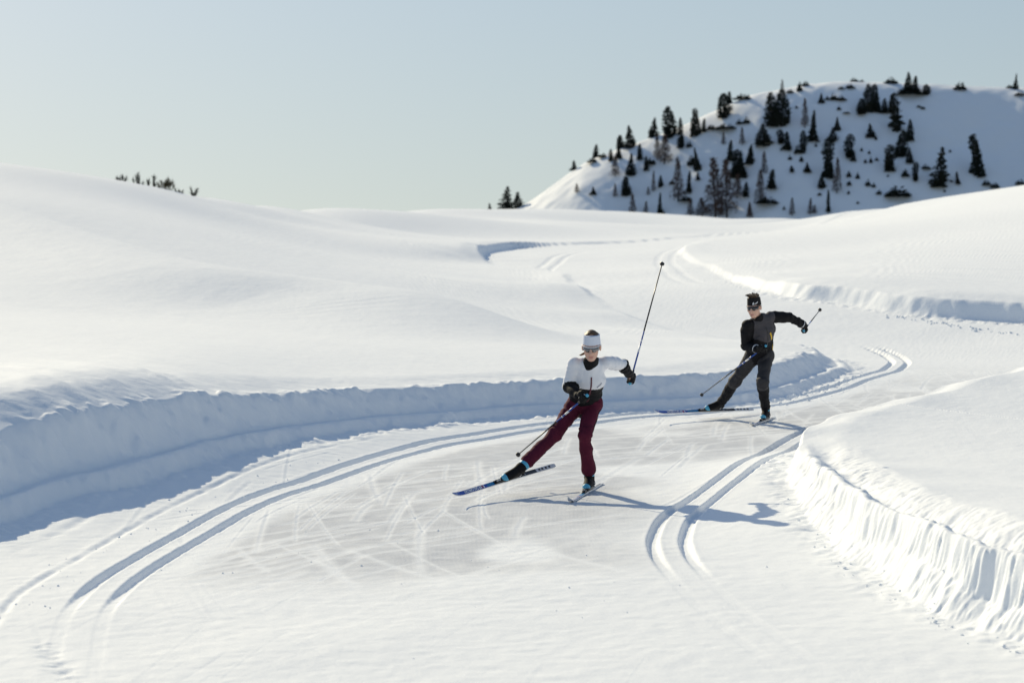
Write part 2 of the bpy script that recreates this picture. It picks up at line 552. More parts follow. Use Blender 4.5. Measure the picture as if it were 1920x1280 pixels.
def terrain(x, y, fine=True):
    """z, signed trail distance, mask of painted corduroy shade"""
    x = x.astype(np.float64); y = y.astype(np.float64)
    d = trail_dist(x, y)
    z = TILT * y + bicubic_base(x, y)
    r = np.hypot(x, y)
    nearf = 1 - smooth(50, 130, r)
    hb = bank_height(x, y)
    right = (smooth(1.2, 2.0, x) * (1 - smooth(22.2, 23.9, y)))          # the fluted cut on the near right
    back = smooth(-.3, .5, (x - 2.2) - (y - 24) * .62) * (1 - right)      # far side of the near right hump
    left = (1 - right) * (1 - back) * (1 - smooth(40, 44, y))
    # wobble of the cut edge
    dw = d + (0.05 - .025 * left) * (.35 + .65 * nearf) * noise2(x * .9, y * .9, 3) + nearf * 0.025 * noise2(x * 4, y * 4, 4)
    if fine:
        fl = noise2(x * 3.2 + 1.2 * noise2(x * 2, y * 2, 9), y * 4.6, 5)
        fm = smooth(-.35, .35, noise2(x * .7 + 3, y * .8, 14))
        dr_ = 0.04 * noise2(x * 1.3, y * 1.9, 8) + 0.007 * noise2(x * 13, y * 19, 6) + 0.009 * noise2(x * 6, y * 8, 16) + .006 * noise2(x * 28, y * 32, 29)
        dup = dw + right * (dr_ + .010 * noise2(x * 4 + 9, y * 6.5, 15) * (1 - .5 * fm) + .007 * noise2(x * 26, y * 30, 28) + .011 * noise2(x * 11, y * 14, 17))
        dw = dw + right * (dr_ + 0.011 * fl * fm) + left * 0.018 * noise2(x * 11, y * 11, 7)
    else:
        dup = dw
    # ---- bank profiles as a share of the bank height
    steep = 0.8 * smooth(0.0, 0.32, dw) + .2 * smooth(.1, .9, dw)
    lw = dw + .05 * noise2(x * 1.1, y * 1.1, 18)
    ledge = (0.24 * smooth(-.04, 0.16, lw) - 0.05 * np.exp(-((lw - .24) / .035) ** 2) * np.clip(.6 + noise2(x * 1.5, y * 1.5, 19), 0, 1) + 0.60 * smooth(0.21, 0.60, dw)
             + 0.16 * smooth(0.5, 1.5, dw))
    tier = .44 + .22 * noise2(x * 1.6, y * 1.3, 27)
    cut = (tier * smooth(-.03, 0.15, dw) + (.84 - tier) * smooth(.12, .21, dup) + 0.05 * np.exp(-((dup - .24) / .05) ** 2)
           - .14 * np.exp(-((dup - .38) / .09) ** 2) + 0.16 * smooth(0.42, 0.75, dup))
    prof = right * cut + left * ledge + back * (.85 * smooth(0, .13, dw) + .15 * smooth(.1, .6, dw)) + (1 - right - left - back) * steep
    z = z + hb * prof * (1 - .9 * smooth(4, 26, d))
    # on the outside of the bend the groomed floor is banked up against the wall
    rd, lat, arc, tot = poly_dist(x, y, RAMP)
    z = z + np.interp(arc / tot, [0, .42, .6, .7, .8, .9, 1], [0, .03, .12, .12, .08, .04, .02]) * smooth(-1.15, 0.05, d) * (1 - smooth(4, 12, rd))
    out = smooth(0.1, 1.2, d)
    # ---- broad shapes of the open snow
    _, lat, arc, tot = poly_dist(x, y, RIDGE)
    fade = smooth(0, 12, arc) * (1 - smooth(tot - 7, tot, arc))
    front = np.where(lat > 0, np.exp(-(lat / 1.1) ** 2), np.exp(-(lat / 2.7) ** 2))
    z = z + out * fade * 0.62 * front
    _, lat, arc, tot = poly_dist(x, y, DRIFT)
    fade = 1 - smooth(-4.7, -2.0, x)
    shape = np.where(lat > 0, np.exp(-(lat / 4.5) ** 2), np.exp(-(lat / 1.05) ** 2))
    z = z + smooth(.2, 1.1, d) * fade * 0.24 * shape
    along = x * WIND[0] + y * WIND[1]
    across = -x * WIND[1] + y * WIND[0]
    z = z + out * (0.07 * noise2(across * .12 + 3, along * .035, 21) + 0.035 * noise2(across * .42, along * .09, 22)) * (1 - .5 * smooth(60, 120, r))
    corduroy_shade = np.zeros(x.shape)
    if fine:
        rough = 0.4 + 1.6 * (1 - smooth(1.5, 6, np.hypot(x + 5, (y - 22) * .8)))
        z = z + out * nearf * rough * (0.012 * noise2(across * 2.2, along * .35, 23) + 0.007 * noise2(across * 6, along * 1.0, 24))
        z = z + out * nearf * (.006 * noise2(across * 2.8, along * .22, 25) + .004 * noise2(across * 5.5, along * .45, 26)) * (.6 + .6 * noise2(x * .15, y * .1, 20))
        # crusty lip along the left bank: flakes standing up at the edge
        lip = left * np.exp(-((dw - .58) / .12) ** 2)
        z = z + lip * 0.035 * np.clip(noise2(across * 5, along * 1.6, 31) + .5 * noise2(x * 12, y * 12, 32), -.2, 1)
        # ledge undulation on the wall and lumps at its foot
        foot = np.exp(-((d + .12) / .16) ** 2) * smooth(.05, .35, hb)
        z = z + foot * nearf * (0.02 * noise2(x * 6, y * 6, 33) + 0.015 * noise2(x * 15, y * 15, 34)) * (1 - .45 * right)
        apron = right * smooth(-.1, .03, dw) * (1 - smooth(.12, .2, dw))
        z = z + apron * (.008 * noise2(x * 5, y * 5, 35) + .006 * noise2(x * 12, y * 12, 36) + .006 * noise2(x * 25, y * 25, 37))
        z = z + right * smooth(.15, .25, dup) * (1 - smooth(.5, .8, dup)) * (.006 * noise2(x * 9, y * 9, 38) + .005 * noise2(x * 22, y * 22, 39))
        inside = smooth(0.0, 0.25, -d)
        z = z + inside * (0.012 * noise2(x * .8, y * .8, 41) + nearf * 0.0025 * noise2(x * 9, y * 9, 42))
        near = (r < 60) & (d < .3)
        for line, dep, wid, gap in ((GROOVE_A, .042, .045, .13), (GROOVE_B, .042, .045, .13)):
            ix = np.where(near)[0]
            _, lat, arc, tot = poly_dist(x[ix], y[ix], line)
            u = (np.abs(lat) - gap) / wid
            f = smooth(0, 2, arc) * (1 - smooth(tot - 2, tot, arc))
            f = f * (1 - (.95 * (1 - smooth(15.9, 17.5, y[ix])) if line is GROOVE_A else .95 * (1 - smooth(17.4, 19.6, y[ix]))))
            z[ix] += f * (-dep * np.exp(-u ** 6) + .002 * np.exp(-(np.abs(u) - 1.6) ** 2 * 6))
        for line, dep, wid in ((EDGE_A, .012, .03), (EDGE_B, .012, .05)):
            ix = np.where(near)[0]
            _, lat, arc, tot = poly_dist(x[ix], y[ix], line)
            f = smooth(0, 2, arc) * (1 - smooth(tot - 3, tot, arc)) * (.7 + .5 * noise2(x[ix] * 5, y[ix] * 5, 55))
            z[ix] += f * (-dep * np.exp(-(lat / wid) ** 2) + .35 * dep * np.exp(-((lat - 2 * wid) / wid) ** 2))
        ix = np.where(near & (y < 18))[0]
        dd, lat, arc, tot = poly_dist(x[ix], y[ix], CHOP)
        z[ix] -= 0.016 * np.exp(-(dd / .07) ** 2) * np.clip(.4 + noise2(x[ix] * 9, y[ix] * 22, 56), 0, 1)
        for line in (GROOVE_C, GROOVE_D):
            ix = np.where((r > 48) & (r < 150) & (d < .5))[0]
            if len(ix):
                _, lat, arc, tot = poly_dist(x[ix], y[ix], line)
                f = smooth(0, 4, arc) * (1 - smooth(tot - 4, tot, arc))
                z[ix] += f * (-.022 if line is GROOVE_C else -.012) * np.exp(-((np.abs(lat) - .22) / .10) ** 4)
        # lane with corduroy shade painted grey, and the strokes that scratch it open
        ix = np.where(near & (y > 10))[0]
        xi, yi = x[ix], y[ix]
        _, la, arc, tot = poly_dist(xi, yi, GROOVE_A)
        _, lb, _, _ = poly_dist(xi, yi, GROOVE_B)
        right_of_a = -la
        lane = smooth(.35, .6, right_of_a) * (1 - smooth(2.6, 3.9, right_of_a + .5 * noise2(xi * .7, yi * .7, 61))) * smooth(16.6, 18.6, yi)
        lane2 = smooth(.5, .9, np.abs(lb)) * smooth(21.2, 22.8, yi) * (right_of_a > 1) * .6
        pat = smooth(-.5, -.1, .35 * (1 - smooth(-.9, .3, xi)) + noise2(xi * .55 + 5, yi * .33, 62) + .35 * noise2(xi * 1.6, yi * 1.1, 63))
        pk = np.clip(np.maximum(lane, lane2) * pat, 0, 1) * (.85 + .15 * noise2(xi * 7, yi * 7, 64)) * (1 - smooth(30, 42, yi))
        dz = np.zeros(len(ix))
        for sx, sy, a, L, w in STROKES:
            m = np.where((np.abs(xi - sx) < L * .55) & (np.abs(yi - sy) < L * .55))[0]
            if not len(m):
                continue
            ca, sa = math.cos(a), math.sin(a)
            u = (xi[m] - sx) * ca + (yi[m] - sy) * sa
            v = -(xi[m] - sx) * sa + (yi[m] - sy) * ca + .018 * (u / L * 2) ** 2
            f = (1 - smooth(L * .38, L * .5, np.abs(u)))
            g = f * np.exp(-(v / w) ** 2)
            dz[m] += -.0022 * g + .002 * f * np.exp(-((v - 2 * w) / w) ** 2)
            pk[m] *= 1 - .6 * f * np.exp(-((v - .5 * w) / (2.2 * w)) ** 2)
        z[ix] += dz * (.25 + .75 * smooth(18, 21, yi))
        corduroy_shade[ix] = np.clip(pk, 0, 1)
    return z, d, corduroy_shade


# polar sheet round the camera's foot: fine where the ground is near or steep
A0 = math.radians(13.4)
inner = np.linspace(-A0, A0, 870)
wing = A0 + (np.linspace(0, 1, 34)[1:] ** 1.6) * math.radians(42)
TH = np.r_[-wing[::-1], inner, wing]
NR = 1430
rf = np.exp(np.linspace(math.log(6.0), math.log(262), 5200))
coarse = np.arange(0, len(TH), 5)
if coarse[-1] != len(TH) - 1:
    coarse = np.r_[coarse, len(TH) - 1]
Rg = np.empty((len(coarse), NR))
for a0 in range(0, len(coarse), 60):
    cs = coarse[a0:a0 + 60]
    tx = np.sin(TH[cs])[:, None] * rf[None]; ty = np.cos(TH[cs])[:, None] * rf[None]
    zz, dd, _ = terrain(tx.ravel(), ty.ravel(), fine=False)
    zz = zz.reshape(tx.shape); dd = dd.reshape(tx.shape)
    dr = np.diff(rf)[None]; dz = np.diff(zz, axis=1)
    rm = .5 * (rf[1:] + rf[:-1])[None]
    metric = np.sqrt((2.4 / rm ** 2 * dr) ** 2 + (1.6 * dz / rm) ** 2) + 0.00035 * dr / rm
    metric += np.where((rm > 13.5) & (rm < 42), 2.0e-4 * dr / .022, 0)
    metric *= np.where(rm > 230, .3, 1)
    c = np.concatenate([np.zeros((len(cs), 1)), np.cumsum(metric, axis=1)], axis=1)
    for i in range(len(cs)):
        Rg[a0 + i] = np.interp(np.linspace(0, c[i, -1], NR), c[i], rf)
kern = np.exp(-(np.arange(-16, 17) / 6.0) ** 2); kern /= kern.sum()
padded = np.pad(Rg, ((16, 16), (0, 0)), mode='edge')
Rg = sum(k * padded[i:i + len(Rg)] for i, k in enumerate(kern))
R = np.empty((len(TH), NR))
for k in range(NR):
    R[:, k] = np.interp(np.arange(len(TH)), coarse, Rg[:, k])
VX = (np.sin(TH)[:, None] * R).ravel(); VY = (np.cos(TH)[:, None] * R).ravel()
VZ = np.empty(len(VX)); VD = np.empty(len(VX)); VP = np.empty(len(VX))
for a0 in range(0, len(VX), 250000):
    sl = slice(a0, a0 + 250000)
    VZ[sl], VD[sl], VP[sl] = terrain(VX[sl], VY[sl])
nA = len(TH)
idx = np.arange(nA * NR).reshape(nA, NR)
quads = np.stack([idx[:-1, :-1], idx[1:, :-1], idx[1:, 1:], idx[:-1, 1:]], -1).reshape(-1, 4)
P = np.c_[VX, VY, VZ]
# vertex normals of the whole sheet, so that the seam between trail and field does not show
G = P.reshape(nA, NR, 3)
ga = np.gradient(G, axis=0); gr = np.gradient(G, axis=1)
NRM = np.cross(ga, gr).reshape(-1, 3)
NRM /= np.linalg.norm(NRM, axis=1)[:, None] + 1e-12
NRM *= np.sign(NRM[:, 2:3] + 1e-9)
dc = VD[quads].mean(1)


def sheet(name, mask, mat, trail):
    q = quads[mask]
    used = np.unique(q)
    remap = np.full(len(P), -1, np.int64)
    remap[used] = np.arange(len(used))
    me = new_mesh(name, P[used], remap[q], [mat])
    me.normals_split_custom_set_from_vertices(NRM[used].tolist())
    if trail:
        for nm, arr in (('lateral', VD), ('corduroy_shade', VP)):
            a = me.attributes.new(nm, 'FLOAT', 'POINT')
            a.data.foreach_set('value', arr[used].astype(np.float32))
    return link(name, me, kind='structure')


TRAIL_EDGE = -0.05
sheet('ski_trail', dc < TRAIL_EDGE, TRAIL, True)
sheet('snow_field', dc >= TRAIL_EDGE, SNOW, False)


def surf(x, y):
    z, _, _ = terrain(np.array([float(x)]), np.array([float(y)]))
    return float(z[0])

# ------------------------------------------------------------------ the far knoll and the ground behind everything
CREST = [(780, 450), (860, 420), (920, 402), (950, 396), (978, 389), (1040, 345), (1100, 303), (1180, 273), (1250, 249), (1300, 227), (1350, 204), (1400, 181), (1450, 171), (1500, 161),
         (1570, 153), (1700, 157), (1800, 163), (1920, 167), (2100, 185), (2500, 260)]
HY = 520.0
cx_ = np.array([(p - 960) / FPX * HY for p, _ in CREST])
cz_ = np.array([CAM_H + (415 - q) / FPX * HY for _, q in CREST])
fine_x = np.linspace(cx_[0], cx_[-1], 400)
fine_z = np.interp(fine_x, cx_, cz_)
kk = np.exp(-(np.arange(-8, 9) / 3.5) ** 2); kk /= kk.sum()
fine_z = np.convolve(np.pad(fine_z, 8, mode='edge'), kk, 'valid')


def hill_z(x, y):
    x = np.asarray(x, float); y = np.asarray(y, float)
    bend = 3.0 * noise2(x * .03, y * 0 + .5, 71)
    zc = np.interp(x, fine_x, fine_z)
    q = (HY + bend) - y
    px = 960 + x / HY * FPX
    s = np.interp(px, [900, 1010, 1130, 1200, 1500, 2000], [.35, .40, .62, .84, .82, .78])
    w = np.interp(px, [900, 1100, 1300, 1700, 2000], [3, 4, 6, 7.5, 6])
    drop = np.where(q > 0, s * (np.sqrt(q * q + w * w) - w), .22 * (np.sqrt(q * q + 64) - 8))
    n = .9 * noise2(x * .11, y * .09, 72) + .45 * noise2(x * .27, y * .2, 73) + .16 * noise2(x * .8, y * .6, 74)
    return zc - drop + n * smooth(0, 16, q) * .7 + .12 * noise2(x * .5, y * .5, 75)


hx = np.linspace(-45, 190, 420); hy = np.linspace(425, 600, 300)
HXg, HYg = np.meshgrid(hx, hy, indexing='ij')
HZg = hill_z(HXg.ravel(), HYg.ravel())
hid = np.arange(HXg.size).reshape(HXg.shape)
hq = np.stack([hid[:-1, :-1], hid[1:, :-1], hid[1:, 1:], hid[:-1, 1:]], -1).reshape(-1, 4)
link('snowy_hill', new_mesh('snowy_hill', np.c_[HXg.ravel(), HYg.ravel(), HZg], hq, [SNOW]), kind='structure')
far = [(-9000, 250, -38), (9000, 250, -38), (9000, 15000, -60), (-9000, 15000, -60)]
link('valley_ground', new_mesh('valley_ground', far, [(0, 1, 2, 3)], [material('bounce_cut_dark', (.045, .055, .045), .9, .1, vary=(.004, .5))], smooth_shade=False), kind='structure')  # out of view; dark colour added to cut light bounced onto the hill


def hill_hit(px, py):
    d = ray(px, py)
    ys = np.linspace(445, 545, 1001)
    xs = d[0] / d[1] * ys
    zr = CAM_H + d[2] / d[1] * ys
    g = hill_z(xs, ys) - zr
    k = np.where(g >= 0)[0]
    i = k[0] if len(k) else int(g.argmax())
    return np.array([xs[i], ys[i], float(hill_z(xs[i:i + 1], ys[i:i + 1])[0])])


# ------------------------------------------------------------------ trees
BARK = material('bark', (.055, .043, .036), .9, .1, vary=(6, .4))
NEEDLE = [material('dark_needles', (.030, .040, .034), .85, .1, vary=(3, .5)),
          material('dusky_needles', (.042, .050, .042), .85, .1, vary=(3, .5))]
TWIG = material('bare_larch_twigs', (.11, .075, .062), .9, .1, vary=(4, .35))


def clump_mesh(name, pts, sizes, mat, seed, droop=.2, outward=True):
    """a small leaf-clump face pair at every point"""
    r = np.random.default_rng(seed)
    n = len(pts)
    ang = np.arctan2(pts[:, 1], pts[:, 0]) + r.normal(0, .6, n)
    dirv = np.c_[np.cos(ang), np.sin(ang), -droop + r.normal(0, .35, n)]
    dirv /= np.linalg.norm(dirv, axis=1)[:, None]
    side = np.cross(dirv, r.normal(0, 1, (n, 3)))
    side /= np.linalg.norm(side, axis=1)[:, None] + 1e-9
    up = np.cross(dirv, side)
    s = np.asarray(sizes)[:, None]
    V, F = [], []
    base = pts - dirv * s * .5
    tip = pts + dirv * s * .9
    for ax in (side, up):
        a = pts + ax * s * .33 - dirv * s * .1
        b = pts - ax * s * .33 - dirv * s * .1
        k = len(V) * n
        V += [base, a, tip, b]
        i = np.arange(n)
        o = (len(V) - 4) * n
        F.append(np.c_[o + i, o + n + i, o + 2 * n + i, o + 3 * n + i])
    me = new_mesh(name, np.concatenate(V), np.concatenate(F), [mat], smooth_shade=False)
    return me


def trunk_mesh(h, r0, lean, seed, branches=0, blen=.2, top=1.0):
    r = np.random.default_rng(seed)
    mb = MB()
    pts = [np.array([lean * t * t + .01 * math.sin(5 * t + seed), .01 * math.cos(4 * t + seed), t * h * top]) for t in np.linspace(-.04, 1, 7)]
    mb.tube(pts, [r0 * (1.25 - 1.15 * t) for t in np.linspace(0, 1, 7)], 6)
    for i in range(branches):
        t = r.uniform(.12, .97)
        a = r.uniform(0, 2 * math.pi)
        p = np.array([lean * t * t, 0, t * h * top])
        L = blen * (1.08 - t) * r.uniform(.6, 1.2)
        e = p + np.array([math.cos(a) * L, math.sin(a) * L, L * r.uniform(-.25, .25)])
        mb.tube([p, (p + e) / 2 + np.array([0, 0, .02]), e], [r0 * .3, r0 * .2, r0 * .06], 3, cap=False)
    me = bpy.data.meshes.new('trunk')
    me.from_pydata(mb.v, [], mb.f)
    return me


# unit-high prototypes: (trunk mesh, crown mesh)
PROTO = {}


def proto(kind, var):
    key = (kind, var)
    if key in PROTO:
        return PROTO[key]
    r = np.random.default_rng(100 + hash(kind) % 1 + var * 13 + len(kind) * 101 + ord(kind[0]))
    lean = r.uniform(-.06, .06)
    if kind in ('spruce', 'column', 'pine'):
        n = {'spruce': 620, 'column': 820, 'pine': 560}[kind]
        t = r.uniform(0.04, 1.0, n * 3)
        if kind == 'spruce':
            env = .19 * (1.04 - t) ** .8 + .012
            lay = 11
        elif kind == 'column':
            env = .165 * np.clip(1 - np.abs((t - .44) / .58) ** 3.2, 0, 1) ** .5 + .008
            lay = 9
        else:
            env = .26 * np.clip(1.02 - t, 0, 1) ** .55 * (.55 + .45 * np.sin(t * 19 + var) ** 2) * np.where(t < .18, .35, 1) + .01
            lay = 7
        # boughs in whorls, uneven round the stem
        ph = (t * lay) % 1
        env = env * (.72 + .38 * ph) if kind == 'spruce' else env * (.82 + .25 * ph)
        a = r.uniform(0, 2 * math.pi, n * 3)
        env = env * (.80 + .30 * np.sin(2 * a + var + 5 * t) + .18 * np.sin(3 * a + 9 * t + 2 * var))
        rad = env * np.sqrt(r.uniform(.12, 1.0, n * 3))
        keep = r.uniform(0, 1, n * 3) < (.25 + env / (env.max() + 1e-9))
        idx_ = np.where(keep)[0][:n]
        t, a, rad = t[idx_], a[idx_], rad[idx_]
        pts = np.c_[np.cos(a) * rad + lean * t * t, np.sin(a) * rad, t - rad * .18]
        size = r.uniform(.045, .09, len(t)) * (1.1 - .5 * t)
        crown = clump_mesh('crown', pts, size, NEEDLE[var % 2], var + 5, droop=.35 if kind == 'spruce' else .0)
        trunk = trunk_mesh(1.0, .022, lean, var, 10, .22)
    elif kind == 'larch':
        trunk = trunk_mesh(1.0, .016, lean, var + 40, 70, .24)
        mb = MB()
        for i in range(400):
            t = r.uniform(.1, 1.0)
            a = r.uniform(0, 2 * math.pi)
            L = .23 * (1.06 - t) ** .8 * r.uniform(.3, 1.0)
            p = np.array([math.cos(a) * L + lean * t * t, math.sin(a) * L, t + L * r.uniform(-.3, .25)])
            e = p + np.array([r.normal(0, .018), r.normal(0, .018), -r.uniform(.01, .06)])
            mb.tube([p, e], [.007, .004], 3, cap=False)
            if i % 2:
                e2 = p + np.array([math.cos(a) * .04, math.sin(a) * .04, r.normal(0, .02)])
                mb.tube([p - (e2 - p) * .8, e2], [.0075, .004], 3, cap=False)
        crown = bpy.data.meshes.new('crown')
        crown.from_pydata(mb.v, [], mb.f)
        crown.materials.append(TWIG)
    else:  # shrub: a low dome of upcurved tufts
        n = 240
        a = r.uniform(0, 2 * math.pi, n); q = np.sqrt(r.uniform(0, 1, n))
        hgt = (1 - q ** 2) * (.7 + .5 * np.sin(3 * a + var)) * r.uniform(.25, 1, n)
        pts = np.c_[np.cos(a) * q * .6, np.sin(a) * q * .6, hgt]
        crown = clump_mesh('crown', pts, r.uniform(.14, .3, n), NEEDLE[0], var + 9, droop=-.6)
        trunk = trunk_mesh(.5, .05, lean, var, 8, .5)
    trunk.materials.append(BARK)
    PROTO[key] = (trunk, crown)
    return PROTO[key]


def plant(kind, px, base, top, width, label, group=None, lean=0.0, var=None):
    p = hill_hit(px, base)
    h = (base - top) / FPX * p[1]
    w = width / FPX * p[1] * (1.05 if kind == 'column' else 1.2)
    natural = {'spruce': .40, 'column': .34, 'pine': .46, 'larch': .42, 'shrub': 1.3}[kind]
    var = random.randrange(4) if var is None else var
    tm, cm = proto(kind, var)
    nm = {'spruce': 'spruce_tree', 'column': 'stone_pine_tree', 'pine': 'pine_tree', 'larch': 'larch_tree', 'shrub': 'dwarf_pine_shrub'}[kind]
    cat = 'shrub' if kind == 'shrub' else 'tree'
    e = empty(nm, (p[0], p[1], p[2] - .04 * h), label, cat, group)
    for nme, me in (('trunk', tm), ('crown', cm)):
        o = bpy.data.objects.new(nme, me)
        COL.objects.link(o)
        o.parent = e
    s = w / (natural * h)
    e.rotation_euler = (0, lean, random.uniform(0, 6.28) if lean == 0 else 0)
    e.scale = (h * s, h * s, h * 1.04)
    return e


def c4(x, y0, y1, w):   # measured in an enlarged crop of the photograph
    k = 520 / 1920
    return 900 + x * k, 120 + y1 * k, 120 + y0 * k, w * k


def c5(x, y0, y1, w):
    k = 520 / 1920
    return 1400 + x * k, 120 + y1 * k, 120 + y0 * k, w * k


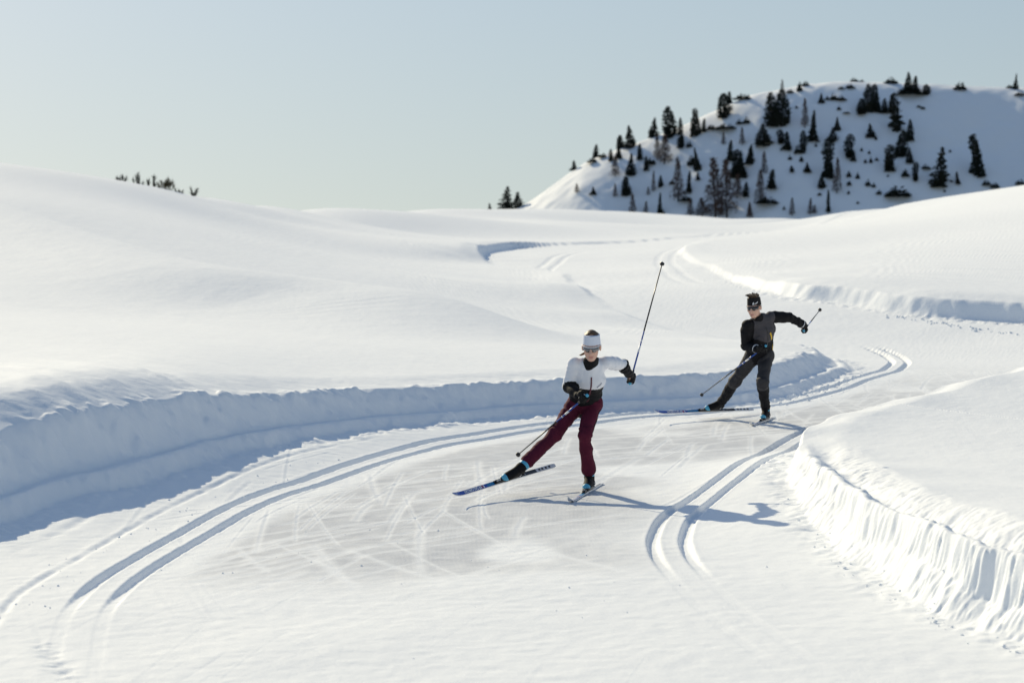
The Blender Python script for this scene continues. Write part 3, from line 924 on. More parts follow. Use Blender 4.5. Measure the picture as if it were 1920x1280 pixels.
TREES = [
    (c4, 'spruce', (68, 920, 1000, 45), 'small dark spruce at far left foot of the hill, beside the rounded pine'),
    (c4, 'pine', (180, 830, 1002, 100), 'loose rounded pine on the snow crest just left of the hill'),
    (c4, 'pine', (258, 885, 998, 80), 'shaggy pine where the bright hill slope meets the snow crest'),
    (c4, 'spruce', (652, 640, 708, 48), 'lone small spruce lowest on the sunlit left ridge'),
    (c4, 'spruce', (800, 545, 640, 52), 'second small conifer up the sunlit left ridge against the sky'),
    (c4, 'column', (970, 440, 535, 50), 'left one of two close conifers on the left ridge'),
    (c4, 'spruce', (1040, 430, 582, 78), 'taller right one of two close conifers on the left ridge'),
    (c4, 'spruce', (960, 545, 655, 48), 'short spruce just below the paired ridge conifers'),
    (c4, 'spruce', (905, 590, 672, 42), 'stubby spruce at shadow edge, leftmost below the paired ridge conifers'),
    (c4, 'larch', (935, 640, 778, 66), 'dusky thin larch straight below the paired ridge conifers'),
    (c4, 'spruce', (1045, 620, 772, 68), 'dark ragged spruce below the taller paired ridge conifer'),
    (c4, 'spruce', (1105, 555, 662, 52), 'spruce at shadow edge right of the paired ridge conifers'),
    (c4, 'spruce', (1150, 640, 738, 46), 'small spruce in shade, down slope of the shadow edge, left part of hill'),
    (c4, 'spruce', (1200, 335, 468, 68), 'dark spruce standing clear against the sky, left of the big ridge pine'),
    (c4, 'column', (1315, 295, 508, 88), 'big dark ridge pine with its top against the sky, middle of left ridge'),
    (c4, 'larch', (1275, 490, 692, 105), 'broad brownish larch below the big ridge pine'),
    (c4, 'larch', (1228, 490, 662, 55), 'slim larch on the left side of the broad brownish larch'),
    (c4, 'spruce', (1390, 375, 578, 62), 'ragged narrow spruce right of the big ridge pine'),
    (c4, 'column', (1490, 310, 502, 68), 'slim dark pine on the bright upper ridge, against the sky'),
    (c4, 'spruce', (1548, 380, 472, 42), 'small spruce right beside the slim dark ridge pine'),
    (c4, 'column', (1688, 205, 374, 88), 'dark bushy pine on upper left ridge above the bright snow tongue'),
    (c4, 'spruce', (1725, 182, 268, 52), 'pointed tree top behind the dark bushy pine on upper left ridge'),
    (c4, 'spruce', (1510, 580, 738, 52), 'leaning dark spruce alone in shade left of the brown larch clump'),
    (c4, 'spruce', (1730, 530, 672, 58), 'dark spruce directly above the brown larch clump'),
    (c4, 'column', (1790, 592, 785, 112), 'stout dark pine at upper right of the brown larch clump'),
    (c4, 'spruce', (1870, 560, 692, 58), 'narrow spruce right of the stout dark pine by the larch clump'),
    (c4, 'larch', (1625, 650, 1058, 150), 'tall brown larch, left half of the largest larch clump'),
    (c4, 'larch', (1705, 670, 1060, 150), 'tall brown larch, right half of the largest larch clump'),
    (c4, 'larch', (1780, 760, 930, 80), 'bare larch under the stout dark pine, right edge of larch clump'),
    (c4, 'column', (1010, 780, 912, 62), 'small dark conical tree low on the left shaded slope, standing alone'),
    (c4, 'spruce', (785, 850, 905, 42), 'tiny dark conifer at the end of the sunlit lower tongue'),
    (c4, 'larch', (1370, 650, 952, 92), 'tall thin larch left of the largest larch clump'),
    (c4, 'spruce', (1445, 740, 892, 48), 'sparse spruce between the thin larch and the larch clump'),
    (c4, 'larch', (1200, 740, 882, 34), 'thin bare sapling on left shaded slope, taller of a pair'),
    (c4, 'spruce', (1250, 770, 852, 38), 'thin small spruce on left shaded slope, shorter of a pair'),
    (c4, 'larch', (935, 830, 922, 34), 'thin bare sapling left of the lone conical tree low on the slope'),
    (c4, 'larch', (1058, 900, 1036, 54), 'brown larch low behind the snow crest, below the lone conical tree'),
    (c4, 'larch', (1148, 950, 1042, 38), 'faint bare sapling peeping over the snow crest, second from the left'),
    (c4, 'spruce', (1245, 890, 1044, 44), 'thin spruce at the snow crest below the thin sapling pair'),
    (c4, 'larch', (1455, 940, 1052, 54), 'low bare larch at the crest beside the larch clump foot'),
    (c4, 'larch', (1535, 930, 1054, 95), 'bushy brown larch at left foot of the largest larch clump'),
    (c4, 'spruce', (1840, 820, 918, 54), 'small dark spruce right of the larch clump, half way down'),
    (c4, 'larch', (1865, 960, 1064, 44), 'faint sapling at the crest right of the larch clump'),
    (c4, 'larch', (670, 830, 892, 38), 'faint sapling on the sunlit lower left slope'),
    (c4, 'larch', (1815, 440, 562, 44), 'pale thin larch high on the slope above the stout dark pine'),
    (c4, 'larch', (1685, 470, 562, 34), 'pale thin larch above the larch clump, below the bright tongue'),
    (c4, 'spruce', (1510, 752, 802, 38), 'tiny spruce below the leaning dark spruce'),
    (c4, 'larch', (1165, 850, 907, 28), 'tiny bare sapling below the thin sapling pair'),
    (c5, 'spruce', (22, 580, 692, 52), 'narrow dark spruce at mid slope left of the wide cone spruce'),
    (c5, 'column', (180, 200, 432, 95), 'left pine of the largest dark pine pair below the ridge'),
    (c5, 'column', (242, 180, 432, 100), 'right pine of the largest dark pine pair below the ridge'),
    (c5, 'larch', (405, 240, 442, 55), 'pale brown larch right of the largest dark pine pair'),
    (c5, 'spruce', (460, 325, 534, 68), 'ragged spruce below the pale brown larch'),
    (c5, 'spruce', (115, 415, 568, 112), 'wide cone shaped spruce below the largest dark pine pair'),
    (c5, 'column', (238, 455, 552, 54), 'left one of two touching small trees right of the wide cone spruce'),
    (c5, 'spruce', (282, 470, 598, 68), 'right one of two touching small trees right of the wide cone spruce'),
    (c5, 'column', (390, 460, 618, 48), 'slim dark pine below the ragged spruce'),
    (c5, 'shrub', (352, 565, 618, 42), 'small shrub touching the left foot of the slim dark pine'),
    (c5, 'spruce', (625, 370, 462, 48), 'small neat spruce alone high in the middle of the hill'),
    (c5, 'pine', (595, 440, 542, 72), 'ragged pine top behind the tallest dark column pine'),
    (c5, 'column', (565, 512, 788, 88), 'tallest dark column pine in the middle of the hill'),
    (c5, 'column', (708, 485, 648, 68), 'forked dark pine right of the tallest column pine'),
    (c5, 'spruce', (740, 600, 672, 44), 'small spruce at the foot of the forked dark pine'),
    (c5, 'column', (842, 140, 334, 64), 'left tall pine of the ridge cluster in the upper middle'),
    (c5, 'column', (892, 140, 334, 72), 'right tall pine of the ridge cluster in the upper middle'),
    (c5, 'spruce', (793, 240, 348, 80), 'low spruce at the left side of the ridge cluster'),
    (c5, 'spruce', (955, 240, 342, 54), 'small spruce right of the ridge cluster'),
    (c5, 'pine', (1000, 240, 344, 70), 'bushy pine between the ridge cluster and the crooked pine'),
    (c5, 'pine', (1042, 202, 468, 120), 'tall crooked pine bulging at mid height right of the ridge cluster'),
    (c5, 'column', (1070, 460, 642, 78), 'dark column pine directly below the crooked pine'),
    (c5, 'spruce', (1132, 385, 532, 62), 'neat dark spruce right of the crooked pine'),
    (c5, 'spruce', (1128, 580, 688, 52), 'spruce at the right foot of the column pine below the crooked pine'),
    (c5, 'column', (985, 560, 744, 82), 'dark egg shaped pine in the middle of the right slope'),
    (c5, 'column', (1618, 485, 784, 88), 'tall leaning column pine, rightmost big tree on the hill'),
    (c5, 'pine', (1338, 578, 848, 120), 'irregular pine with open branches right of the egg shaped pine'),
    (c5, 'spruce', (860, 415, 508, 60), 'small spruce on open snow under the ridge cluster'),
    (c5, 'column', (1168, 680, 812, 48), 'small dark column tree left of the irregular open pine'),
    (c5, 'spruce', (1465, 745, 834, 40), 'small thin spruce between irregular open pine and leaning column pine'),
    (c5, 'spruce', (1120, 58, 194, 64), 'left pointed tree of the group on the summit skyline'),
    (c5, 'spruce', (1166, 84, 196, 60), 'right pointed tree of the group on the summit skyline'),
    (c5, 'column', (1243, 142, 216, 52), 'round bushy tree at right end of the summit group'),
    (c5, 'larch', (245, 110, 202, 30), 'thin bare sapling on the skyline above the largest dark pine pair'),
    (c5, 'spruce', (1862, 70, 176, 34), 'thin pointed tree on the skyline at the right edge of the photo'),
    (c5, 'larch', (120, 610, 764, 52), 'thin larch under the wide cone spruce'),
    (c5, 'larch', (95, 740, 962, 80), 'ragged larch standing on a dark shrub low on the slope'),
    (c5, 'spruce', (170, 730, 864, 80), 'dark spruce beside the ragged larch low on the slope'),
    (c5, 'larch', (628, 650, 894, 66), 'brown larch right of the foot of the tallest column pine'),
    (c5, 'spruce', (520, 760, 862, 54), 'crooked small spruce left of the foot of the tallest column pine'),
    (c5, 'larch', (315, 930, 1052, 44), 'bare sapling at the snow crest, left of the crest pair'),
    (c5, 'larch', (440, 930, 1042, 44), 'bare sapling at the snow crest, left one of a close pair'),
    (c5, 'larch', (470, 975, 1036, 34), 'shorter bare sapling of the close pair at the snow crest'),
    (c5, 'spruce', (566, 870, 1026, 36), 'thin tall spruce at the snow crest under the tallest column pine'),
    (c5, 'larch', (20, 960, 1060, 38), 'faint bare sapling at the crest nearest to where two snow slopes meet'),
    (c5, 'spruce', (313, 705, 748, 40), 'left one of two tiny spruces in the middle of the slope'),
    (c5, 'spruce', (420, 685, 752, 50), 'right, taller one of two tiny spruces in the middle of the slope'),
    (c5, 'spruce', (517, 202, 272, 40), 'small dark spruce just under the bright ridge, upper middle'),
]
for f, kind, box, label in TREES:
    px, b, t, w = f(*box)
    lean = 0.0
    if 'leaning column' in label:
        lean = -.2
    if 'crooked pine bulging' in label:
        lean = -.1
    if 'leaning dark spruce' in label:
        lean = -.15
    plant(kind, px, b, t, w, label, lean=lean)

SHRUBS = [
    (c5, (1045, 852, 916, 150), 'widest dark shrub low on the right slope'),
    (c5, (1130, 165, 212, 160), 'long dark shrub under the summit tree group'),
    (c5, (140, 925, 966, 130), 'dark shrub at the foot of the ragged larch'),
    (c5, (600, 205, 248, 46), 'round shrub below the bright ridge, left of a flat shrub'),
    (c5, (655, 222, 252, 60), 'flat shrub below the bright ridge, upper middle'),
    (c5, (557, 225, 248, 28), 'tiny shrub between small ridge spruce and round shrub'),
    (c5, (1098, 730, 778, 48), 'round shrub left of the small dark column tree'),
    (c5, (1240, 698, 728, 56), 'flat shrub left of the irregular open pine'),
    (c5, (1558, 705, 752, 40), 'round shrub at left foot of the leaning column pine'),
    (c5, (1330, 800, 850, 100), 'dark shrub at the foot of the irregular open pine'),
    (c5, (1718, 825, 858, 56), 'right shrub of two at the crest under the leaning column pine'),
    (c5, (1660, 806, 840, 56), 'left shrub of two at the crest under the leaning column pine'),
    (c5, (1475, 130, 178, 76), 'spread shrub on the skyline right of the summit group'),
    (c5, (1890, 192, 218, 60), 'dark shrub at the right edge of the photo under the skyline'),
    (c5, (1820, 148, 168, 50), 'low shrub left of the thin skyline tree at the right edge'),
    (c5, (1000, 95, 134, 80), 'shrub on the skyline left of the summit tree group'),
    (c5, (745, 92, 116, 50), 'left tiny shrub of two on the skyline above the ridge cluster'),
    (c5, (797, 96, 114, 26), 'right tiny shrub of two on the skyline above the ridge cluster'),
    (c5, (718, 140, 168, 54), 'dark shrub on bright snow left of the ridge cluster tops'),
    (c5, (655, 158, 174, 40), 'small shrub on the bright ridge left of another dark shrub'),
    (c5, (366, 128, 188, 36), 'upright shrub on the bright ridge above the pale brown larch'),
    (c5, (405, 122, 152, 50), 'shrub with a pointed side on the bright ridge skyline'),
    (c5, (300, 178, 202, 44), 'small shrub right of the thin skyline sapling'),
    (c5, (8, 215, 246, 40), 'shrub on bright snow left of the largest dark pine pair'),
    (c5, (1895, 800, 832, 60), 'shrub at the snow crest by the right edge of the photo'),
    (c4, (1465, 640, 702, 58), 'round shrub left of the leaning dark spruce'),
    (c4, (1700, 420, 452, 130), 'long row of shrub below the dark bushy ridge pine'),
    (c4, (1795, 385, 418, 40), 'round shrub right of the long shrub row'),
    (c4, (1845, 370, 412, 46), 'rightmost shrub of the row below the bushy ridge pine'),
    (c4, (1600, 425, 456, 60), 'shrub at shadow edge right of the small ridge spruce'),
    (c4, (1180, 655, 694, 66), 'low shrub right of the small spruce at the shadow edge'),
    (c4, (780, 655, 682, 70), 'dark low shrub on the sunlit left ridge'),
    (c4, (850, 620, 645, 60), 'low shrub on the left ridge under the paired conifers'),
    (c4, (1450, 540, 576, 40), 'round shrub below the slim dark ridge pine'),
    (c4, (1810, 212, 246, 100), 'long low shrub on the upper skyline right of the bushy ridge pine'),
    (c4, (1425, 920, 950, 90), 'flat dark shrub at the foot of the tall thin larch'),
    (c4, (1330, 810, 834, 40), 'little shrub left of the tall thin larch'),
    (c4, (215, 965, 996, 44), 'little shrub under the loose rounded pine at the crest'),
]
for f, box, label in SHRUBS:
    px, b, t, w = f(*box)
    plant('shrub', px, b, t, w, label)
TINY = [(300, 630, 662, 34), (378, 640, 676, 36), (795, 580, 604, 24), (848, 598, 622, 24), (822, 660, 686, 26), (860, 645, 684, 28), (900, 646, 668, 32), (708, 742, 782, 40),
        (768, 750, 792, 34), (710, 812, 842, 40), (840, 798, 842, 44), (880, 826, 854, 34), (915, 874, 902, 46), (705, 876, 900, 24), (505, 890, 908, 40), (895, 495, 526, 24),
        (1190, 285, 300, 40), (1220, 295, 312, 40), (978, 766, 782, 22), (258, 985, 1008, 24), (1370, 870, 888, 20), (1408, 592, 610, 24), (345, 288, 306, 26), (640, 290, 318, 36),
        (690, 332, 342, 60), (480, 548, 572, 22), (770, 950, 966, 24), (1270, 812, 832, 40)]
LANDMARKS = [(f(*b)[0], .5 * (f(*b)[1] + f(*b)[2]), lab) for f, _, b, lab in TREES if f is c5]
SHORT = {'tallest dark column': 'tallest column pine', 'forked dark pine': 'forked pine', 'egg shaped': 'egg shaped pine', 'irregular pine': 'irregular open pine',
         'crooked pine bulging': 'crooked pine', 'wide cone': 'wide cone spruce', 'tall leaning column': 'leaning column pine', 'pale brown larch right': 'pale brown larch',
         'left tall pine of the ridge cluster': 'ridge cluster', 'column pine directly below': 'column pine below the crooked pine', 'brown larch right of the foot': 'brown larch by the tallest column pine',
         'ragged larch standing': 'ragged larch', 'slim dark pine below': 'slim dark pine', 'taller one of two tiny': 'two tiny spruces'}
LANDMARKS = [(x, y, nm) for x, y, lab in LANDMARKS for key, nm in SHORT.items() if key in lab]
named = {}
for box in TINY:
    px, b, t, w = c5(*box)
    ranked = sorted(LANDMARKS, key=lambda m: math.hypot(px - m[0], (b - m[1])))
    m = ranked[0]
    dx, dy = px - m[0], b - m[1]
    where = ('right of' if dx > 0 else 'left of') if abs(dx) > abs(dy) else ('below' if dy > 0 else 'above')
    near_ = 'close ' if math.hypot(dx, dy) < 45 else 'well '
    named.setdefault('tiny dark shrub tip %s%s the %s' % (near_, where, m[2]), []).append((px, b, t, w))
for text, boxes in named.items():
    boxes.sort()
    for k, q in enumerate(boxes):
        n_ = len(boxes)
        tail = '' if n_ == 1 else ', leftmost' if k == 0 else ', rightmost' if k == n_ - 1 else ', middle'
        plant('shrub', *q[:3], q[3] * .75, text + tail, 'tiny shrub tips on the shaded hillside')

# ------------------------------------------------------------------ snowed-in dwarf pine on the left skyline
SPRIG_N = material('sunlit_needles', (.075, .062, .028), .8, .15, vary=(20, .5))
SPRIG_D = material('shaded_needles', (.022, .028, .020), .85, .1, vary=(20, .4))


def snow_hit(px, py, d0=40, d1=130):
    d = ray(px, py)
    ys = np.linspace(d0, d1, 1400)
    xs = d[0] / d[1] * ys
    z, _, _ = terrain(xs, ys, False)
    g = z - (CAM_H + d[2] / d[1] * ys)
    k = np.where(g >= 0)[0]
    i = k[0] if len(k) else int(g.argmax())
    return np.array([xs[i], ys[i], z[i]])


def sprig_bush(px, py, stems, label, mat):
    base = snow_hit(px, py)
    k = base[1] / FPX
    e = empty('dwarf_pine_shrub', base, label, 'shrub', 'dwarf pine tips on the left skyline')
    wood, need = MB(), MB()
    r = np.random.default_rng(int(px))
    for (dx, dy, bx, dens) in stems:                       # tip offset in photo pixels, root offset, density
        a = base + np.array([bx * k, r.uniform(-.2, .2) if bx else 0.0, -.12])
        b = base + np.array([dx * k, r.uniform(-.15, .15), dy * k])
        m = (a + b) / 2 + np.array([(bx - dx) * k * .25, 0, -.04])
        pts = [(1 - t) ** 2 * a + 2 * t * (1 - t) * m + t * t * b for t in np.linspace(0, 1, 7)]
        wood.tube(pts, np.linspace(.02, .009, 7), 5)
        for i in range(int(60 * dens)):
            t = r.uniform(.45, 1.0)
            p = (1 - t) ** 2 * a + 2 * t * (1 - t) * m + t * t * b
            d = (b - m); d = d / np.linalg.norm(d) + r.normal(0, .55, 3)
            d = d / np.linalg.norm(d) * r.uniform(.10, .2)
            s = np.cross(d, r.normal(0, 1, 3)); s = s / np.linalg.norm(s) * .009
            need.add([p - s, p + s, p + d], [(0, 1, 2)])
    wood.build('stem', BARK, e)
    need.build('needles', mat, e, smooth_shade=False)


sprig_bush(228, 338, [(-8, 4, -4, 1), (2, 8, 1, 1.3), (9, 4, 4, 1), (-3, 2, 0, .8)], 'low dark pine tip, leftmost on the left skyline', SPRIG_D)
sprig_bush(258, 343, [(1, 18, 0, 1.1), (-3, 11, -2, .7), (-9, 8, -5, .5), (4, 14, 2, .5)], 'forked upright pine twig, second from left on the left skyline', SPRIG_D)
sprig_bush(263, 345, [(-2, 3, 0, .7), (5, 3, 3, .5)], 'small pine tip at the foot of the forked upright twig', SPRIG_D)
sprig_bush(284, 349, [(6, 17, 3, 1.4), (4, 9, 3, .8), (-7, 8, -6, .9), (-4, 12, -5, .5), (5, 3, 4, .6)], 'dark pine twigs with a loop, middle of the left skyline', SPRIG_D)
sprig_bush(308, 353, [(8, 17, 4, 2), (4, 14, 3, 2), (12, 11, 6, 1.6), (-6, 13, -3, 1.4), (-10, 9, -6, 1.3), (15, 14, 9, .8), (0, 9, 0, 1.2), (17, 7, 12, .6)],
           'bushiest brown sunlit pine tuft on the left skyline', SPRIG_N)
sprig_bush(335, 359, [(-6, 5, 0, .6), (0, 2, 0, .6), (6, 1, 0, .6)], 'flat faint pine twigs between the brown tuft and the rightmost twig', SPRIG_D)
sprig_bush(362, 365, [(-3, 14, 0, 1.0), (8, 12, 3, .9), (4, 9, 2, .8), (1, 3, 1, 1.0), (-4, 5, -2, .5)], 'rightmost pine twig on the left skyline, with flat side branches', SPRIG_D)
# ------------------------------------------------------------------ organic shapes: blended rounded cones, meshed with surface nets


def unit(v):
    v = np.asarray(v, float)
    return v / (np.linalg.norm(v) + 1e-12)


class Field:
    def __init__(self, pts, pad, h):
        pts = np.asarray(pts, float)
        self.h = h
        self.lo = pts.min(0) - pad
        n = np.ceil((pts.max(0) + pad - self.lo) / h).astype(int) + 1
        self.ax = [self.lo[i] + h * np.arange(n[i]) for i in range(3)]
        self.d = np.full(tuple(n), .5, np.float32)

    def _box(self, lo, hi):
        s = []
        for i in range(3):
            a = int(np.clip((lo[i] - self.lo[i]) // self.h, 0, len(self.ax[i])))
            b = int(np.clip((hi[i] - self.lo[i]) // self.h + 2, 0, len(self.ax[i])))
            s.append(slice(a, b))
        return tuple(s)

    def _grid(self, s):
        return (self.ax[0][s[0]][:, None, None], self.ax[1][s[1]][None, :, None], self.ax[2][s[2]][None, None, :])

    def _merge(self, s, d2, k):
        d1 = self.d[s]
        if k <= 0:
            self.d[s] = np.minimum(d1, d2)
        else:
            t = np.clip(.5 + .5 * (d2 - d1) / k, 0, 1)
            self.d[s] = d2 + (d1 - d2) * t - k * t * (1 - t)

    def cone(self, a, b, ra, rb, k=.03, flat=None, fs=1.0):
        a = np.asarray(a, float); b = np.asarray(b, float)
        m = max(ra, rb) + k + 3 * self.h
        s = self._box(np.minimum(a, b) - m, np.maximum(a, b) + m)
        X, Y, Z = self._grid(s)
        px, py, pz = X - a[0], Y - a[1], Z - a[2]
        ab = b - a
        t = np.clip((px * ab[0] + py * ab[1] + pz * ab[2]) / (ab @ ab + 1e-12), 0, 1)
        qx, qy, qz = px - t * ab[0], py - t * ab[1], pz - t * ab[2]
        if flat is not None:
            c = (qx * flat[0] + qy * flat[1] + qz * flat[2]) * (1 / fs - 1)
            qx, qy, qz = qx + c * flat[0], qy + c * flat[1], qz + c * flat[2]
        d = np.sqrt(qx * qx + qy * qy + qz * qz) - (ra + (rb - ra) * t)
        self._merge(s, (d * (fs if flat is not None else 1)).astype(np.float32) if flat is not None else d.astype(np.float32), k)

    def ell(self, c, ax, r, k=.02, cut=None):
        """ellipsoid with axes ax (3 unit rows) and radii r; cut = list of (point, normal) half spaces to keep below"""
        c = np.asarray(c, float); r = np.asarray(r, float)
        m = r.max() + k + 3 * self.h
        s = self._box(c - m, c + m)
        X, Y, Z = self._grid(s)
        px, py, pz = X - c[0], Y - c[1], Z - c[2]
        q = 0; g = 0
        for a, ri in zip(ax, r):
            u = (px * a[0] + py * a[1] + pz * a[2]) / ri
            q = q + u * u
            g = g + (u / ri) ** 2
        q = np.sqrt(q)
        d = q * (q - 1) / np.sqrt(g + 1e-9)
        for p0, n0 in (cut or []):
            d = np.maximum(d, (X - p0[0]) * n0[0] + (Y - p0[1]) * n0[1] + (Z - p0[2]) * n0[2])
        self._merge(s, d.astype(np.float32), k)

    def cut(self, p0, n0):
        X, Y, Z = self._grid((slice(None),) * 3)
        self.d = np.maximum(self.d, ((X - p0[0]) * n0[0] + (Y - p0[1]) * n0[1] + (Z - p0[2]) * n0[2]).astype(np.float32))

    def mesh(self, relax=1):
        D = self.d
        shp = tuple(n - 1 for n in D.shape)
        quads, cell_i, cell_p = [], [], []
        for ax in range(3):
            o = [1 if i == ax else 0 for i in range(3)]
            A = D[tuple(slice(0, D.shape[i] - o[i]) for i in range(3))]
            B = D[tuple(slice(o[i], None) for i in range(3))]
            e = np.argwhere((A < 0) != (B < 0))
            if not len(e):
                continue
            va = A[tuple(e.T)]; vb = B[tuple(e.T)]
            p = e.astype(np.float64)
            p[:, ax] += va / (va - vb)
            u, v = [i for i in range(3) if i != ax]
            ok = (e[:, u] > 0) & (e[:, v] > 0) & (e[:, u] < shp[u]) & (e[:, v] < shp[v])
            e, p, va = e[ok], p[ok], va[ok]
            cells = []
            for du, dv in ((-1, -1), (0, -1), (0, 0), (-1, 0)):
                c = e.copy(); c[:, u] += du; c[:, v] += dv
                cells.append(np.ravel_multi_index(tuple(c.T), shp))
                cell_i.append(cells[-1]); cell_p.append(p)
            q = np.stack(cells, 1)
            flip = (va < 0) if ax != 1 else (va >= 0)
            q[~flip] = q[~flip][:, ::-1]
            quads.append(q)
        q = np.concatenate(quads)
        ci = np.concatenate(cell_i); cp = np.concatenate(cell_p)
        used, inv = np.unique(ci, return_inverse=True)
        n = len(used)
        cnt = np.bincount(inv, minlength=n)
        V = np.stack([np.bincount(inv, cp[:, k], n) for k in range(3)], 1) / cnt[:, None] * self.h + self.lo
        q = np.searchsorted(used, q)
        a = np.concatenate([q[:, 0], q[:, 1], q[:, 2], q[:, 3]]); b = np.concatenate([q[:, 1], q[:, 2], q[:, 3], q[:, 0]])
        a, b = np.r_[a, b], np.r_[b, a]
        N = np.bincount(a, minlength=n)
        for _ in range(relax):
            S = np.stack([np.bincount(a, V[b, k], n) for k in range(3)], 1)
            V = V * .5 + .5 * S / N[:, None]
        return V, q


def normals(V, q):
    n = np.cross(V[q[:, 2]] - V[q[:, 0]], V[q[:, 3]] - V[q[:, 1]])
    N = np.zeros_like(V)
    for k in range(4):
        for c in range(3):
            N[:, c] += np.bincount(q[:, k], n[:, c], len(V))
    return N / (np.linalg.norm(N, axis=1)[:, None] + 1e-12)


def wrinkle(V, q, bones, amp, freq, seed, mask=None):
    """cloth folds running round each limb"""
    N = normals(V, q)
    best = np.full(len(V), 9.0); t_ = np.zeros(len(V)); base = np.zeros(len(V))
    for i, (a, b) in enumerate(bones):
        a = np.asarray(a); b = np.asarray(b)
        ab = b - a; L = np.linalg.norm(ab)
        t = np.clip((V - a) @ ab / (L * L), 0, 1)
        d = np.linalg.norm(V - (a + t[:, None] * ab), axis=1)
        m = d < best
        best[m] = d[m]; t_[m] = t[m] * L; base[m] = i * 7.3
    P = np.c_[V[:, 0] * 6 + base, V[:, 1] * 6, t_ * freq + 8 * noise3(V * 5, seed + 3) * .25]
    w = noise3(P, seed) + .5 * noise3(P * 2.1 + 3.3, seed + 1)
    w = w * amp
    if mask is not None:
        w = w * mask(V)
    return V + N * w[:, None]


def organic(name, V, q, mats, parent, midx=None, label=None):
    me = new_mesh(name, V, q, mats, midx)
    return link(name, me, parent, label=label)


# ------------------------------------------------------------------ materials for people and gear
SKIN = material('skin', (.62, .38, .29), .5, .35, bump=(60, .15, .002))
LIPS = material('lips', (.50, .23, .19), .45, .35)
WHITE_CLOTH = material('white_softshell', (.74, .75, .80), .75, .25, bump=(90, .25, .002), sheen=.2)
BLACK_CLOTH = material('black_softshell', (.008, .008, .010), .75, .15, bump=(90, .25, .002))
GREY_CLOTH = material('charcoal_cloth', (.062, .058, .066), .75, .2, bump=(90, .3, .002), vary=(9, .25))
MAROON = material('maroon_cloth', (.085, .011, .028), .8, .12, bump=(70, .3, .003), vary=(8, .25))
GLOVE = material('black_glove', (.008, .008, .009), .7, .18, bump=(80, .3, .002))
BAND_W = material('white_headband', (.70, .73, .82), .8, .2, bump=(120, .2, .001))
BAND_B = material('black_headband', (.012, .012, .014), .8, .2, bump=(120, .2, .001))
HAIR_BL = material('light_brown_hair', (.10, .055, .026), .5, .4, bump=(140, .6, .004), vary=(30, .4))
HAIR_BR = material('dark_brown_hair', (.05, .030, .018), .5, .4, bump=(140, .6, .004), vary=(30, .4))
LENS_S = material('mirror_lens', (.16, .16, .17), .12, .9, metallic=.6)
LENS_D = material('dark_lens', (.012, .012, .014), .08, .8)
FRAME_W = material('white_plastic', (.75, .75, .78), .35, .5)
FRAME_B = material('black_plastic', (.015, .015, .016), .35, .5)
SILVER = material('silver_plastic', (.55, .55, .57), .35, .5)
CYAN = material('bright_blue_boot', (.09, .40, .60), .5, .4, vary=(20, .15))
SKI_BLUE = material('ski_royal_blue', (.018, .075, .40), .3, .5)
SKI_TEAL = material('ski_petrol_blue', (.02, .19, .42), .3, .5)
SKI_BLACK = material('ski_black', (.018, .02, .028), .3, .5)
SKI_WHITE = material('ski_white', (.62, .64, .68), .35, .5)
PRINT = material('white_print', (.8, .8, .82), .5, .3)
PRINT_B = material('dark_print', (.03, .03, .04), .5, .3)
CARBON = material('carbon_shaft', (.014, .014, .016), .35, .5)
POLE_BLUE = material('pole_blue', (.012, .07, .34), .3, .5)
YELLOW = material('yellow_zip', (.75, .48, .03), .5, .4)
RED_ZIP = material('dark_red_zip', (.10, .012, .03), .5, .4)


def text_mesh(body, height, mat, matrix, name, parent, bold=.0, shear=0.0):
    cu = bpy.data.curves.new(name, 'FONT')
    cu.body = body
    cu.size = 1.0
    cu.offset = bold
    cu.shear = shear
    cu.resolution_u = 2
    cu.align_x = 'LEFT'
    o = bpy.data.objects.new(name, cu)
    COL.objects.link(o)
    dg = bpy.context.evaluated_depsgraph_get()
    me = bpy.data.meshes.new_from_object(o.evaluated_get(dg))
    bpy.data.objects.remove(o)
    v = np.array([p.co[:] for p in me.vertices])
    lo, hi = v.min(0), v.max(0)
    s = height / (hi[1] - lo[1])
    for p in me.vertices:
        p.co = matrix @ Vector(((p.co.x - lo[0]) * s, (p.co.y - lo[1]) * s, 0))
    me.materials.clear()
    me.materials.append(mat)
    return link(name, me, parent), (hi[0] - lo[0]) * s


def frame_matrix(o, x, y, z):
    return Matrix(((x[0], y[0], z[0], o[0]), (x[1], y[1], z[1], o[1]), (x[2], y[2], z[2], o[2]), (0, 0, 0, 1)))


# ------------------------------------------------------------------ skis and poles


